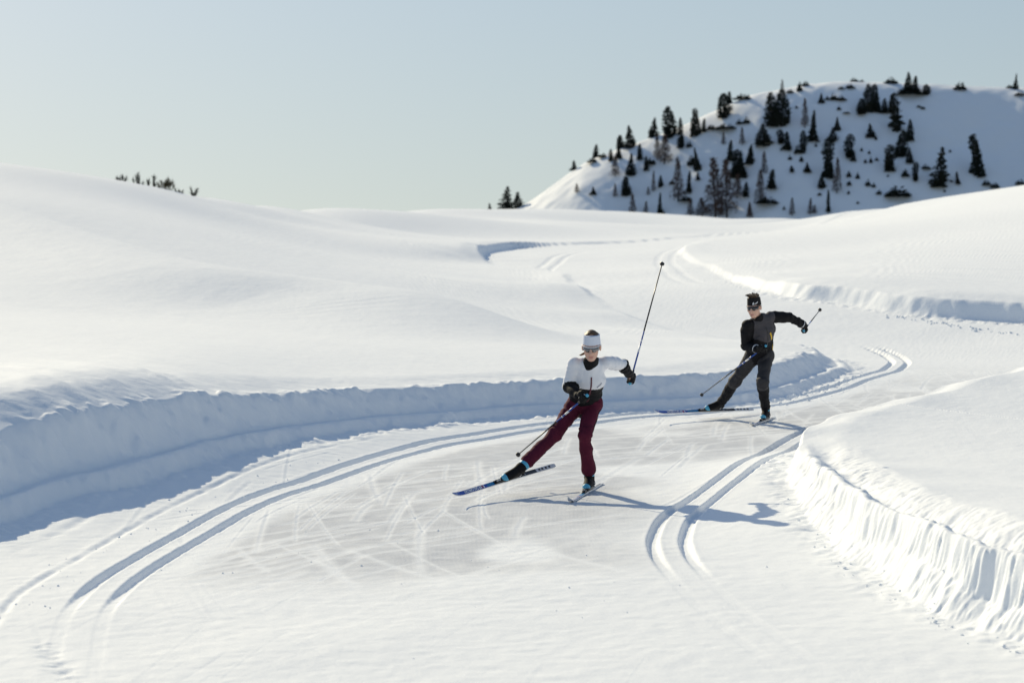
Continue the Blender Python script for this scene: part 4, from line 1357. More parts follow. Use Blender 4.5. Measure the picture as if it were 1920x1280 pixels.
class Ski:
    def __init__(self, tip, tail, roll, name_label, style, grounded=False):
        tip = np.asarray(tip, float); tail = np.asarray(tail, float)
        self.axis = unit(tip - tail)
        self.L = np.linalg.norm(tip - tail)
        side = unit(np.cross(self.axis, [0, 0, 1]))
        up = np.cross(side, self.axis)
        self.up = unit(up * math.cos(roll) + side * math.sin(roll))
        self.side = unit(np.cross(self.axis, self.up))
        self.tail = tail
        mid = (tip + tail) / 2
        e = empty('ski', mid, name_label, 'ski', 'skis')
        self.e = e

        def prof(s):                       # s = metres from the tail
            f = s / self.L
            w = .0240 - .002 * math.sin(f * math.pi)
            if f > .90:
                w *= math.sqrt(max(0, 1 - ((f - .90) / .105) ** 2)) * .8 + .2 * (1 - (f - .9) / .1)
            if f < .03:
                w *= .75 + .25 * f / .03
            lift = .055 * max(0, (f - .87) / .13) ** 2.0
            th = .012 if .2 < f < .8 else .007
            th = .007 + .006 * math.exp(-((f - .47) / .25) ** 2)
            return w, lift, th
        self.prof = prof
        mb = MB()
        n = 44
        for i in range(n + 1):
            s = self.L * i / n
            w, lift, th = prof(s)
            c = tail + self.axis * s + self.up * lift
            for (a, b) in ((-1, 0), (1, 0), (.92, th), (-.92, th)):
                mb.v.append(tuple(c + self.side * w * a + self.up * b))
        for i in range(n):
            for k in range(4):
                a, b = i * 4 + k, i * 4 + (k + 1) % 4
                mb.f.append((a, b, b + 4, a + 4))
        mb.f.append((3, 2, 1, 0)); mb.f.append((n * 4, n * 4 + 1, n * 4 + 2, n * 4 + 3))
        mb.build('core', SKI_WHITE if style != 'stand' else SKI_WHITE, e, smooth_shade=False)
        # top sheets, one after another along the ski
        for f0, f1, mat in ((.0, .19, SKI_WHITE), (.19, .45, SKI_BLACK), (.53, .66, SKI_TEAL), (.66, .998, SKI_BLUE)):
            self.strip(f0, f1, .86, mat, 'top_sheet', .0012)

    def pt(self, f, lat=0.0, h=0.0):
        s = f * self.L
        w, lift, th = self.prof(s)
        return self.tail + self.axis * s + self.up * (lift + th + h) + self.side * lat

    def strip(self, f0, f1, k, mat, name, h, parent=None):
        mb = MB()
        n = 12
        for i in range(n + 1):
            f = f0 + (f1 - f0) * i / n
            w = self.prof(f * self.L)[0]
            mb.v.append(tuple(self.pt(f, -w * k, h))); mb.v.append(tuple(self.pt(f, w * k, h)))
        for i in range(n):
            mb.f.append((2 * i, 2 * i + 1, 2 * i + 3, 2 * i + 2))
        return mb.build(name, mat, parent or self.e)

    def decorate(self):
        # lettering reads towards the tip
        m = frame_matrix(self.pt(.742, .0165, .0028), self.axis, -self.side, self.up)
        text_mesh('SALOMON', .033, PRINT, m, 'lettering', self.e, bold=.035)
        for i in range(4):                                                   # block mark in front of the word
            f = .685 + i * .013
            self.strip(f, f + .009, .66, PRINT if i != 1 else material('red_print', (.5, .1, .12), .5, .3), 'block_mark', .0026)
        m = frame_matrix(self.pt(.955, .010, .0028), self.side * -1, -self.axis, self.up)
        text_mesh('S5', .016, PRINT, m, 'tip_mark', self.e, bold=.02)
        m = frame_matrix(self.pt(.615, .006, .0028), self.axis, -self.side, self.up)
        text_mesh('S/RACE', .009, CYAN, m, 'small_print', self.e)
        for f in (.05, .085, .12, .15):                                       # dark dashes on the tail
            self.strip(f, f + .018, .45, PRINT_B, 'tail_mark', .0026)
        m = frame_matrix(self.pt(.30, .010, .0028), self.axis, -self.side, self.up)
        text_mesh('S', .022, PRINT, m, 'tail_emblem', self.e, bold=.02)

    def binding(self, f):
        mb = MB()

        def boxy(f0, f1, w, h0, h1):
            v = []
            for ff in (f0, f1):
                for la in (-w, w):
                    for hh in (h0, h1):
                        v.append(tuple(self.pt(ff, la, hh)))
            mb.add(v, [(0, 1, 3, 2), (4, 6, 7, 5), (0, 4, 5, 1), (2, 3, 7, 6), (1, 5, 7, 3), (0, 2, 6, 4)])
        d = 1 / self.L
        boxy(f - .27 * d, f + .10 * d, .019, .001, .009)
        boxy(f + .005 * d, f + .085 * d, .015, .009, .024)
        mb.build('binding', FRAME_B, self.e, smooth_shade=False)
        mb = MB()
        a, b = self.pt(f + .02 * d, 0, .027), self.pt(f + .08 * d, 0, .026)
        mb.tube([a, b], .005, 6)
        mb.build('binding_lever', SILVER, self.e)


def ski_pole(grip_top, tip, label, upper=(.62, 1.0), white_band=True, woman=True):
    """grip_top: upper end of the handle; tip: the basket end"""
    g = np.asarray(grip_top, float); t = np.asarray(tip, float)
    ax = unit(t - g)
    L = np.linalg.norm(t - g)
    e = empty('ski_pole', (g + t) / 2, label, 'ski pole', 'ski poles')
    mb = MB(); mb.tube([g + ax * .14, g + ax * .42 * L], [.0085, .0078], 10); mb.build('upper_shaft', POLE_BLUE, e)
    mb = MB(); mb.tube([g + ax * .42 * L, t - ax * .03], [.0077, .0055], 10); mb.build('lower_shaft', CARBON if woman else CARBON, e)
    for a, b in ((.25, .30), (.335, .345)):
        mb = MB(); mb.tube([g + ax * a * L, g + ax * b * L], [.0091, .0090], 10); mb.build('shaft_print', PRINT, e)
    mb = MB(); mb.tube([g, g + ax * .012, g + ax * .03, g + ax * .10, g + ax * .15], [.011, .017, .0145, .0125, .0115], 10); mb.build('grip', FRAME_B, e)
    mb = MB(); mb.tube([g - ax * .012, g - ax * .004, g + ax * .008], [.008, .0165, .0172], 10); mb.build('grip_cap', CYAN, e)
    # strap loop hanging from the grip
    s = unit(np.cross(ax, [.3, -1, .2]))
    pts = [g + ax * (.01 + .10 * (1 - math.cos(k / 8 * math.pi)) / 2) + s * (.012 + .030 * math.sin(k / 8 * math.pi)) for k in range(9)]
    mb = MB(); mb.tube(pts, .0045, 6); mb.build('strap', FRAME_W, e)
    mb = MB(); mb.tube([t - ax * .055, t - ax * .045, t - ax * .03, t - ax * .018], [.008, .022, .024, .008], 12); mb.build('basket', FRAME_B, e)
    mb = MB(); mb.tube([t - ax * .02, t], [.0045, .0015], 6); mb.build('tip', SILVER, e)
    return e


# ------------------------------------------------------------------ people


def glove(parent, wrist, center, pole_ax, side, mat, k=1.0):
    """fist round a pole: pole axis towards the thumb side, five separate fingers"""
    z = unit(pole_ax)
    f = np.asarray(center) - np.asarray(wrist)
    y = unit(f - z * (f @ z))
    x = unit(np.cross(y, z)) * side
    c = np.asarray(center, float)

    def W(a, b, d):
        return c + (x * a + y * b + z * d) * k
    F = Field([W(.06, .06, .07), W(-.06, -.12, -.07), wrist, W(-.06, .06, -.07), W(.06, -.12, .07)], .03, .0042)
    F.cone(W(.026, -.045, .022), W(.026, -.045, -.024), .020, .018, .012)
    F.cone(W(.028, -.005, .028), W(.028, -.005, -.030), .016, .014, .012)
    F.cone(W(.026, -.05, 0), wrist, .024, .030, .02)
    F.cone(wrist, np.asarray(wrist) + (np.asarray(wrist) - c) * .35, .032, .035, .02)
    for i, dz in enumerate((.033, .0115, -.0105, -.031)):
        ln = (.95, 1.0, .95, .82)[i]
        ang = [0.25, 1.15, 2.2, 3.2, 3.9]
        rad = .029 + .001 * i
        pts = [W(rad * math.cos(a * ln), rad * math.sin(a * ln), dz + .002 * j) for j, a in enumerate(ang)]
        for a, b, ra in zip(pts[:-1], pts[1:], (.0115, .011, .0105, .0095)):
            F.cone(a, b, ra, ra * .95, .004)
    F.cone(W(.030, -.040, .030), W(.006, -.030, .043), .014, .012, .012)
    F.cone(W(.006, -.030, .043), W(-.022, -.012, .036), .012, .010, .004)
    V, q = F.mesh(1)
    return organic('glove', V, q, [mat], parent)


def person(name_label, J, spec):
    """J: joints in world space; spec: sizes and colours"""
    S = spec
    root = empty('person', (J['foot'][0], J['foot'][1], J['foot'][2]), name_label, 'person')
    P, N = J['pelvis'], J['neck']
    up = unit(N - P)
    lr = unit(J['shL'] - J['shR'])
    fwd = unit(np.cross(lr, up))
    H = J['head']
    hf, hu = unit(S['look']), None
    hu = unit(S['head_up'] - hf * (np.asarray(S['head_up']) @ hf))
    hr = unit(np.cross(hf, hu))
    ks = S.get('head_k', 1.0)

    def W(a, b, c):
        return H + (hr * a + hf * b + hu * c) * ks
    AX = (hr, hf, hu)
    # ---- body: one continuous figure
    allp = [J[k] for k in J if not k.startswith(('pole', 'sole'))] + [W(0, 0, .2), W(0, 0, -.15)]
    F = Field(allp, .12, .0075)
    chest = P + (N - P) * .62
    F.cone(P, chest, .10, .105, .05, fwd, .72)
    F.cone(chest, N - up * .08, .10, .045, .02, fwd, .70)
    F.cone(J['shR'] - up * .02, J['shL'] - up * .02, .034, .034, .02)
    F.cone(N - up * .06, W(0, -.015, -.05), .046, .046, .015)
    for s in 'RL':
        F.cone(J['sh' + s], J['el' + s], .038, .034, .02)
        F.cone(J['el' + s], J['wr' + s], .036, .026, .02)
        F.cone(J['wr' + s], J['hand' + s], .026, .022, .02)
        F.cone(J['hip' + s], J['knee' + s], .060, .044, .03)
        F.cone(J['knee' + s], J['ank' + s], .044, .034, .02)
        F.cone(J['ank' + s], J['toe' + s], .034, .028, .02)
    V, q = F.mesh(1)
    # keep the head out of the coarse grid: it is modelled finer and blended in below
    Fh = Field([W(-.1, -.12, -.17), W(.1, .14, .15), W(.1, -.12, .15), W(-.1, .14, -.17)], .03, .0038)
    Fh.ell(W(0, -.012, .040), AX, np.array([.074, .094, .088]) * ks, .01)
    Fh.ell(W(0, .026, -.035), AX, np.array([.060, .066, .080]) * ks, .03)
    Fh.ell(W(0, .058, -.092), AX, np.array([.028, .024, .020]) * ks, .025)
    Fh.cone(W(0, .088, .012), W(0, .108, -.030), .009 * ks, .0135 * ks, .012)
    for s in (-1, 1):
        Fh.cone(W(s * .010, .096, -.034), W(s * .013, .092, -.036), .008 * ks, .007 * ks, .006)
        Fh.ell(W(s * .040, .066, -.022), AX, np.array([.020, .018, .018]) * ks, .02)
        Fh.ell(W(s * .076, -.008, -.008), AX, np.array([.010, .022, .030]) * ks, .008)
        Fh.cone(W(s * .012, .076, .022), W(s * .048, .062, .024), .011 * ks, .010 * ks, .015)
    Fh.cone(W(-.018, .084, -.062), W(.018, .084, -.062), .0075 * ks, .0075 * ks, .006)
    Fh.cone(W(-.014, .083, -.074), W(.014, .083, -.074), .0075 * ks, .0075 * ks, .006)
    Fh.cone(W(0, -.018, -.05), N - up * .02, .050, .048, .03)
    Vh, qh = Fh.mesh(1)
    loc = (Vh - H) / ks
    lx, ly, lz = loc @ hr, loc @ hf, loc @ hu
    lip = (ly > .072) & (np.abs(lz + .068) < .012 * np.sqrt(np.clip(1 - (lx / .025) ** 2, 0, 1)))
    midx = lip[qh].all(1).astype(int)
    nb = len(V)
    midx_all = np.r_[np.zeros(len(q), int), midx]
    body = organic('body', np.concatenate([V, Vh]), np.concatenate([q, qh + nb]), [SKIN, LIPS], root, midx_all)
    # ---- hair above the band, ponytail
    z1h = S['band'][1] - .006
    Fr = Field([W(-.11, -.15, -.1), W(.11, .12, .2), W(.19, -.22, -.12), W(-.11, .12, .2)], .03, .005)
    Fr.ell(W(0, -.016, .052), AX, np.array([.073, .092, .090 + S['hair_h']]) * ks, .01)
    Fr.ell(W(0, -.016, .05), AX, np.array([.067, .084, .15]) * ks, .012, cut=[(W(0, 0, z1h + .008), hu)])
    for i in range(26 if S['hair_h'] > .01 else 0):
        a = i * 2.4
        r0 = .05 * math.sqrt((i + .5) / 26)
        b = W(r0 * math.cos(a) * 1.1, r0 * math.sin(a) * 1.3 - .01, .125 + S['hair_h'] * .6)
        tipp = W(r0 * math.cos(a) * 1.6 + .010, r0 * math.sin(a) * 1.5 + .014, .136 + S['hair_h'] + .006 * math.sin(i * 1.7))
        Fr.cone(b, tipp, .014 * ks, .006 * ks, .008)
    Fr.cut(W(0, 0, -.035 if not S.get('ponytail') else -.14), -hu)
    # open the face side
    Fr.cut(W(0, .075, .02), unit(hf - hu * 2.2))
    if S.get('ponytail'):
        Fr.cut(W(0, -.01, 0), unit(hf - hu * .35))
    if S.get('ponytail'):
        Fr.cone(W(.02, -.11, .03), W(.055, -.12, -.09), .022, .016, .01)
        Fr.cone(W(.055, -.12, -.09), W(.125, -.09, -.118), .015, .006, .01)
    Vr, qr = Fr.mesh(0)
    organic('hair', Vr, qr, [S['hair']], root)
    # ---- headband
    z0, z1 = S['band']
    Fb = Field([W(-.11, -.13, z0 - .02), W(.11, .13, z1 + .02), W(.11, -.13, z1 + .02), W(-.11, .13, z0 - .02), W(-.11, .13, z1), W(.11, -.13, z0)], .03, .004)
    Fb.cone(W(0, -.010, z0 - .03), W(0, -.018, z1 + .03), .1035 * ks, .086 * ks, .0, hr, .80)
    Fb.cut(W(0, 0, z1), unit(hu + hf * -.08))
    Fb.cut(W(0, 0, z0), unit(-hu + hf * .10))
    Vb, qb = Fb.mesh(1)
    band = organic('headband', Vb, qb, [S['band_mat']], root)
    # ---- sunglasses
    mb = MB()

    def g(theta, z, grow=0.0):
        return W((.077 + grow) * math.sin(theta), (.102 + grow) * math.cos(theta) - .004, z)
    n = 24
    lens = MB()
    for i in range(n + 1):
        th = math.radians(-64 + 128 * i / n)
        a = abs(th)
        low = -.020 + .014 * math.exp(-(th / .16) ** 2) + .012 * max(0, (a - .75) / .4)
        for gr in (0.0, .003):
            lens.v.append(tuple(g(th, .021, gr))); lens.v.append(tuple(g(th, low, gr)))
    for i in range(n):
        b = i * 4
        lens.f += [(b + 2, b + 3, b + 7, b + 6), (b + 1, b, b + 4, b + 5), (b, b + 2, b + 6, b + 4), (b + 3, b + 1, b + 5, b + 7)]
    glasses = mb
    mb.tube([g(math.radians(a), .0235, .003) for a in np.linspace(-66, 66, 25)], .0042, 6)
    for s in (-1, 1):
        mb.tube([g(s * math.radians(66), .022, .002), g(s * math.radians(88), .018, .004), W(s * .083, -.035, .012)], [.0045, .004, .003], 6)
    gl = mb.build('sunglasses', S['frame'], root)
    lens.build('lens', S['lens'], gl)
    # ---- jacket
    jr = S['torso']
    Fj = Field([J[k] for k in ('shR', 'shL', 'elR', 'elL', 'wrR', 'wrL', 'pelvis', 'neck', 'hipR', 'hipL')], .22, .0085)
    waist = P + (N - P) * .22 + fwd * .01
    rib = P + (N - P) * .62 + fwd * .015
    hem = P - up * S['hem'] + fwd * .005
    Fj.cone(hem, waist, jr[0], jr[1], .05, fwd, .76)
    Fj.cone(waist, rib, jr[1], jr[2], .05, fwd, .78)
    Fj.cone(rib, N - up * .075, jr[2], jr[2] * .72, .05, fwd, .74)
    Fj.cone(J['shR'] - up * .012, J['shL'] - up * .012, .060, .060, .05)
    Fj.cone(N - up * .07, N + unit(H - N) * .01, .085, .066, .03)
    ar = S['arm']
    for s in 'RL':
        Fj.cone(J['sh' + s], J['el' + s], ar[0], ar[1], .010)
        Fj.cone(J['el' + s], J['wr' + s], ar[1] * .97, ar[2], .02)
    Fj.cut(hem - up * .035, -up)
    Fj.cut(J['wrR'], unit(J['wrR'] - J['elR'])) if False else None
    V, q = Fj.mesh(1)
    bones = [(J['shR'], J['elR']), (J['elR'], J['wrR']), (J['shL'], J['elL']), (J['elL'], J['wrL']), (hem, N)]
    V = wrinkle(V, q, bones, S['fold'], 17, 11)
    cen = V[q].mean(1)
    mats, midx = S['jacket'](cen, J, P, N, up, fwd, lr)
    jacket = organic('jacket', V, q, mats, root, midx)
    # collar
    Fc = Field([N, H, N - up * .08], .14, .005)
    top = N + unit(W(0, 0, -.09) - N) * S['collar_h']
    Fc.cone(N - up * .02, top, .076, .070, .0)
    Fc.cut(top, unit(unit(H - N) * 1.0 + fwd * S.get('collar_tilt', -.25)))
    V, q = Fc.mesh(1)
    organic('collar', V, q, [BLACK_CLOTH], jacket)
    # ---- trousers
    lg = S['leg']
    Ft = Field([J[k] for k in ('hipR', 'hipL', 'kneeR', 'kneeL', 'ankR', 'ankL', 'pelvis')], .16, .0085)
    Ft.cone(J['hipR'] + up * .02, J['hipL'] + up * .02, S['seat'], S['seat'], .05)
    Ft.cone(P + up * .02, P - up * .05, S['seat'] * 1.15, S['seat'], .05, fwd, .8)
    for s in 'RL':
        Ft.cone(J['hip' + s], J['knee' + s], lg[0], lg[1], .035)
        a, b = J['knee' + s], J['ank' + s]
        e = a + (b - a) * S['leg_end']
        m = a + (b - a) * .35
        Ft.cone(a, m, lg[1], lg[2], .03)
        Ft.cone(m, e, lg[2], lg[3], .02)
    V, q = Ft.mesh(1)
    bones = [(J['hip' + s], J['knee' + s]) for s in 'RL'] + [(J['knee' + s], J['ank' + s]) for s in 'RL']
    V = wrinkle(V, q, bones, S['fold'] * .9, 15, 23)
    cen = V[q].mean(1)
    mats, midx = S['trousers'](cen, J, P, up, fwd, lr)
    trousers = organic('trousers', V, q, mats, root, midx)
    # ---- gloves
    glove(root, J['wrR'], J['handR'], J['poleR'], 1, GLOVE)
    glove(root, J['wrL'], J['handL'], J['poleL'], -1, GLOVE)
    # ---- boots
    for s in 'RL':
        heel, toe, an, su = J['heel' + s], J['tip' + s], J['ank' + s], J['soleup' + s]
        fw = unit(toe - heel)
        sd = np.cross(fw, su)
        Fb = Field([heel, toe, an, an + unit(J['knee' + s] - an) * .1], .08, .0055)
        Fb.cone(heel + su * .040 + fw * .035, toe + su * .034 - fw * .04, .040, .034, .02, su, .95)
        Fb.cone(heel + su * .05 + fw * .04, an, .041, .042, .03)
        Fb.cone(an, an + unit(J['knee' + s] - an) * .03, .042, .044, .02)
        Fb.cone(an + fw * .02, toe + su * .035 - fw * .08, .040, .034, .03)
        Fb.cut(heel + su * .012, -su)
        V, q = Fb.mesh(1)
        boot = organic('boot', V, q, [BLACK_CLOTH], root)
        Fs = Field([heel, toe, heel + su * .05], .07, .005)
        Fs.cone(heel + fw * .035 + su * .012, toe - fw * .03 + su * .012, .040, .037, 0, sd * 0 + su, .5)
        Fs.cut(heel + su * .001, -su)
        V, q = Fs.mesh(0)
        organic('sole', V, q, [FRAME_B if s == 'R' else FRAME_B], boot)
        Ft2 = Field([toe, toe - fw * .11 + su * .06], .06, .0045)
        Ft2.cone(toe - fw * .085 + su * .033, toe - fw * .035 + su * .030, .041, .036, .0, su, .98)
        Ft2.cut(toe - fw * .082 + su * .03, unit(-fw + su * .45))
        Ft2.cut(heel + su * .004, -su)
        V, q = Ft2.mesh(1)
        organic('toe_cap', V, q, [CYAN], boot)
        kd = unit(J['knee' + s] - an)
        Fc = Field([an, an + kd * .12], .09, .005)
        Fc.cone(an + kd * .01, an + kd * .06, .051, .053, 0)
        Fc.cut(an + kd * .016, -kd)
        Fc.cut(an + kd * .056, kd)
        V, q = Fc.mesh(1)
        organic('cuff', V, q, [CYAN], boot)
        mb = MB()
        hc = heel + su * .03 + fw * .02
        for dz in (.0, .02):
            mb.tube([hc + sd * .043 + su * dz + fw * .05, hc + su * dz - fw * .028, hc - sd * .043 + su * dz + fw * .05], .006, 6)
        mb.build('heel_brace', FRAME_W, boot)
    return root, jacket, trousers, band, dict(W=W, up=up, fwd=fwd, lr=lr, P=P, N=N, rib=rib, waist=waist, hem=hem)


def surface_strip(name, host, pts, width, mat, parent, out, h=.007):
    """a narrow tape laid on a garment: pts are rough positions, pushed out to the surface along `out`"""
    dg = bpy.context.evaluated_depsgraph_get()
    from mathutils.bvhtree import BVHTree
    me = host.data
    bvh = BVHTree.FromPolygons([v.co[:] for v in me.vertices], [p.vertices[:] for p in me.polygons])
    P2 = catmull(pts, 5)
    o = unit(out)
    off = Vector(host.parent.matrix_world.translation) if False else None
    L, R_ = [], []
    inv = host.matrix_world.inverted()
    for i, p in enumerate(P2):
        t = unit(P2[min(i + 1, len(P2) - 1)] - P2[max(i - 1, 0)])
        sd = unit(np.cross(t, o)) * width * .5
        for arr, sg in ((L, -1), (R_, 1)):
            q0 = p + sd * sg + o * .5
            hit = bvh.ray_cast(Vector(q0), Vector(-o))
            x = np.array(hit[0]) if hit[0] is not None else p + sd * sg
            arr.append(x + o * h)
    mb = MB()
    n = len(L)
    mb.v = [tuple(x) for x in L] + [tuple(x) for x in R_]
    mb.f = [(i, i + 1, n + i + 1, n + i) for i in range(n - 1)]
    # a real tape with thickness
    m = len(mb.v)
    mb.v += [tuple(np.array(x) - o * h * 1.5) for x in mb.v]
    mb.f += [(f[3] + m, f[2] + m, f[1] + m, f[0] + m) for f in list(mb.f)]
    mb.f += [(i, i + m, i + 1 + m, i + 1) for i in range(n - 1)] + [(n + i, n + i + 1, n + i + 1 + m, n + i + m) for i in range(n - 1)]
    return mb.build(name, mat, parent)


# ---- the woman in white and maroon
D0 = ground(1100, 920)[1]


def jw(px, py, dy):
    return at(px, py, D0 + dy)


tipR = at(842, 932, D0 - 1.02); tailR = at(1040, 872, D0 + .30)
tipL = ground(1066, 943); tailL = ground(1124, 909)
ext = unit(tailL - tipL)
tailL = tailL + ext * .12
for p in (tipL, tailL):
    p[2] = surf(p[0], p[1]) + .004
skiR = Ski(tipR - unit(tipR - tailR) * 0, tailR, math.radians(-46), 'blue ski lifted behind the woman in white, white lettering near its tip', 'lift')
skiL = Ski(tipL, tailL, math.radians(4), 'ski on the snow under the standing foot of the woman in white', 'stand')
skiR.decorate(); skiL.decorate()


def boot_on(J, s, ski, f, lift=0.0, toeout=0.0):
    toe = ski.pt(f, 0, .012)
    heel = ski.pt(f - .275 / ski.L, 0, .012) + ski.up * lift
    su = unit(np.cross(np.cross(toe - heel, ski.up), toe - heel))
    su = su if su @ ski.up > 0 else -su
    J['tip' + s], J['heel' + s], J['soleup' + s] = toe, heel, su
    J['toe' + s] = toe - unit(toe - heel) * .07 + su * .035
    J['ank' + s] = heel + unit(toe - heel) * .06 + su * .105


JW = dict(pelvis=jw(1096, 746, .10), neck=jw(1107, 684, -.22), head=jw(1109, 650, -.30),
          shR=jw(1077, 683, -.20), elR=jw(1067, 724, -.15), wrR=jw(1085, 742, -.37), handR=jw(1097, 747, -.46),
          shL=jw(1135, 679, -.16), elL=jw(1166, 683, .05), wrL=jw(1180, 701, .19), handL=jw(1184, 710, .26),
          hipR=jw(1081, 756, .10), kneeR=jw(1042, 812, -.08), hipL=jw(1112, 757, .10), kneeL=jw(1096, 815, -.17))
boot_on(JW, 'R', skiR, .535, .035)
boot_on(JW, 'L', skiL, .50)
skiR.binding(.535); skiL.binding(.50)
JW['foot'] = (JW['heelL'] + JW['tipL']) / 2
gR0 = jw(1101, 741, -.49); tR = at(968, 855, D0 + .38)
JW['poleR'] = unit(gR0 - tR)
gL0 = jw(1181, 719, .27); tL = at(1243, 489, D0 + 1.02)
JW['poleL'] = unit(gL0 - tL)
JW['handR'] = gR0 - JW['poleR'] * .055
JW['handL'] = gL0 - JW['poleL'] * .055


def jacket_w(c, J, P, N, up, fwd, lr):
    h = (c - P) @ up / np.linalg.norm(N - P)
    side = (c - P) @ lr
    m = np.zeros(len(c), int)
    m[h < .60 - .06 * (side / .16) ** 2] = 1
    for s in 'RL':
        a, b = J['el' + s], J['wr' + s]
        t = (c - a) @ (b - a) / ((b - a) @ (b - a))
        d = np.linalg.norm(c - (a + np.clip(t, 0, 1)[:, None] * (b - a)), axis=1)
        m[(t > -.02) & (d < .075)] = 1
        sh = J['sh' + s]
        t2 = (c - sh) @ (a - sh) / ((a - sh) @ (a - sh))
        d2 = np.linalg.norm(c - (sh + np.clip(t2, 0, 1)[:, None] * (a - sh)), axis=1)
        m[(t2 < .93) & (d2 < .075) & (t < .05)] = 0
    return [WHITE_CLOTH, BLACK_CLOTH], m


def trousers_w(c, J, P, up, fwd, lr):
    return [MAROON], None


woman, jak, tro, band, R_ = person(
    'person in white jacket, white headband and maroon trousers skating towards the camera', JW,
    dict(look=(-.10, -.97, -.26), head_up=(-.02, -.25, 1), head_k=1.08, hair=HAIR_BL, hair_h=.004, ponytail=True, band=(.025, .110), band_mat=BAND_W,
         frame=FRAME_W, lens=LENS_S, torso=(.164, .140, .152), hem=.125, arm=(.066, .058, .046), fold=.010, jacket=jacket_w, collar_h=.085,
         collar_tilt=-.45, leg=(.089, .063, .060, .066), leg_end=.82, seat=.088, trousers=trousers_w))
u, f_, l_ = R_['up'], R_['fwd'], R_['lr']
zipw = surface_strip('zipper', jak, [R_['N'] + f_ * .08 - u * .055, R_['rib'] + f_ * .1, R_['waist'] + f_ * .1 + u * .03, R_['waist'] + f_ * .1 - l_ * .02], .012, RED_ZIP, jak, f_)
surface_strip('chest_print', jak, [R_['rib'] + l_ * .060 + u * .01 + f_ * .1, R_['rib'] + l_ * .078 + u * .026 + f_ * .1, R_['rib'] + l_ * .092 + u * .030 + f_ * .1, R_['rib'] + l_ * .104 + u * .044 + f_ * .1], .007,
              material('grey_print', (.38, .38, .43), .6, .3), jak, f_)
side_out = unit(l_ - f_ * .2)
surface_strip('side_stripe', tro, [JW['hipL'] + side_out * .05 - u * .03, (JW['hipL'] + JW['kneeL']) / 2 + side_out * .05, JW['kneeL'] + side_out * .04], .035, BLACK_CLOTH, tro, side_out, .003)
ski_pole(gR0, tR, 'ski pole held low across the body of the woman in white')
ski_pole(gL0, tL, 'ski pole swung up behind the woman in white, basket in the air')

# ---- the man in black and charcoal
D1 = ground(1432, 794)[1]


def jm(px, py, dy):
    return at(px, py, D1 + dy)


mtipR = at(1222, 774, D1 + .10); mtailR = at(1412, 767, D1 + 1.25)
mtipL = ground(1406, 800); mtailL = at(1452, 783, D1 + .8)
for p in (mtipL, mtailL):
    p[2] = surf(p[0], p[1]) + .004
mskiR = Ski(mtipR, mtailR, math.radians(-46), 'blue ski lifted behind the man in black, white lettering near its tip', 'lift')
mskiL = Ski(mtipL, mtailL, math.radians(3), 'ski on the snow under the standing foot of the man in black', 'stand')
mskiR.decorate(); mskiL.decorate()
JM = dict(pelvis=jm(1424, 658, .14), neck=jm(1424, 597, -.20), head=jm(1414, 576, -.28),
          shR=jm(1401, 609, -.28), elR=jm(1398, 648, -.12), wrR=jm(1419, 654, -.34), handR=jm(1430, 653, -.42),
          shL=jm(1443, 594, -.10), elL=jm(1480, 595, .04), wrL=jm(1505, 608, .18), handL=jm(1512, 614, .24),
          hipR=jm(1412, 668, .14), kneeR=jm(1377, 716, .28), hipL=jm(1436, 668, .12), kneeL=jm(1430, 718, -.14))
boot_on(JM, 'R', mskiR, .50, .045)
boot_on(JM, 'L', mskiL, .50)
mskiR.binding(.50); mskiL.binding(.50)
JM['foot'] = (JM['heelL'] + JM['tipL']) / 2
mgR = jm(1436, 648, -.44); mtR = at(1313, 742, D1 + .72)
JM['poleR'] = unit(mgR - mtR)
mgL = jm(1507, 620, .20); mtL = at(1538, 580, D1 + 1.62)
JM['poleL'] = unit(mgL - mtL)
JM['handR'] = mgR - JM['poleR'] * .055
JM['handL'] = mgL - JM['poleL'] * .055


def jacket_m(c, J, P, N, up, fwd, lr):
    L = np.linalg.norm(N - P)
    h = (c - P) @ up / L
    side = (c - P) @ lr
    front = (c - P) @ fwd
    m = np.zeros(len(c), int)
    m[(h > .42 + .25 * np.clip(-side, 0, .2) / .2) & (h < 1.25) & (front > -.02)] = 1
    for s in 'RL':
        sh, el = J['sh' + s], J['el' + s]
        t = (c - sh) @ (el - sh) / ((el - sh) @ (el - sh))
        d = np.linalg.norm(c - (sh + np.clip(t, 0, 1)[:, None] * (el - sh)), axis=1)
        m[(t > (.12 if s == 'L' else -.6)) & (d < .088)] = 0
        wr = J['wr' + s]
        t = (c - el) @ (wr - el) / ((wr - el) @ (wr - el))
        d = np.linalg.norm(c - (el + np.clip(t, 0, 1)[:, None] * (wr - el)), axis=1)
        m[d < .08] = 0
    return [BLACK_CLOTH, GREY_CLOTH], m


def trousers_m(c, J, P, up, fwd, lr):
    m = np.zeros(len(c), int)
    for s in 'RL':
        a, b = J['knee' + s], J['ank' + s]
        t = (c - a) @ (b - a) / ((b - a) @ (b - a))
        d = np.linalg.norm(c - (a + np.clip(t, 0, 1)[:, None] * (b - a)), axis=1)
        m[(t > .12) & (d < .11)] = 1
    return [material('dark_grey_tights', (.034, .033, .037), .7, .25, bump=(90, .3, .002), vary=(9, .2)), BLACK_CLOTH], m


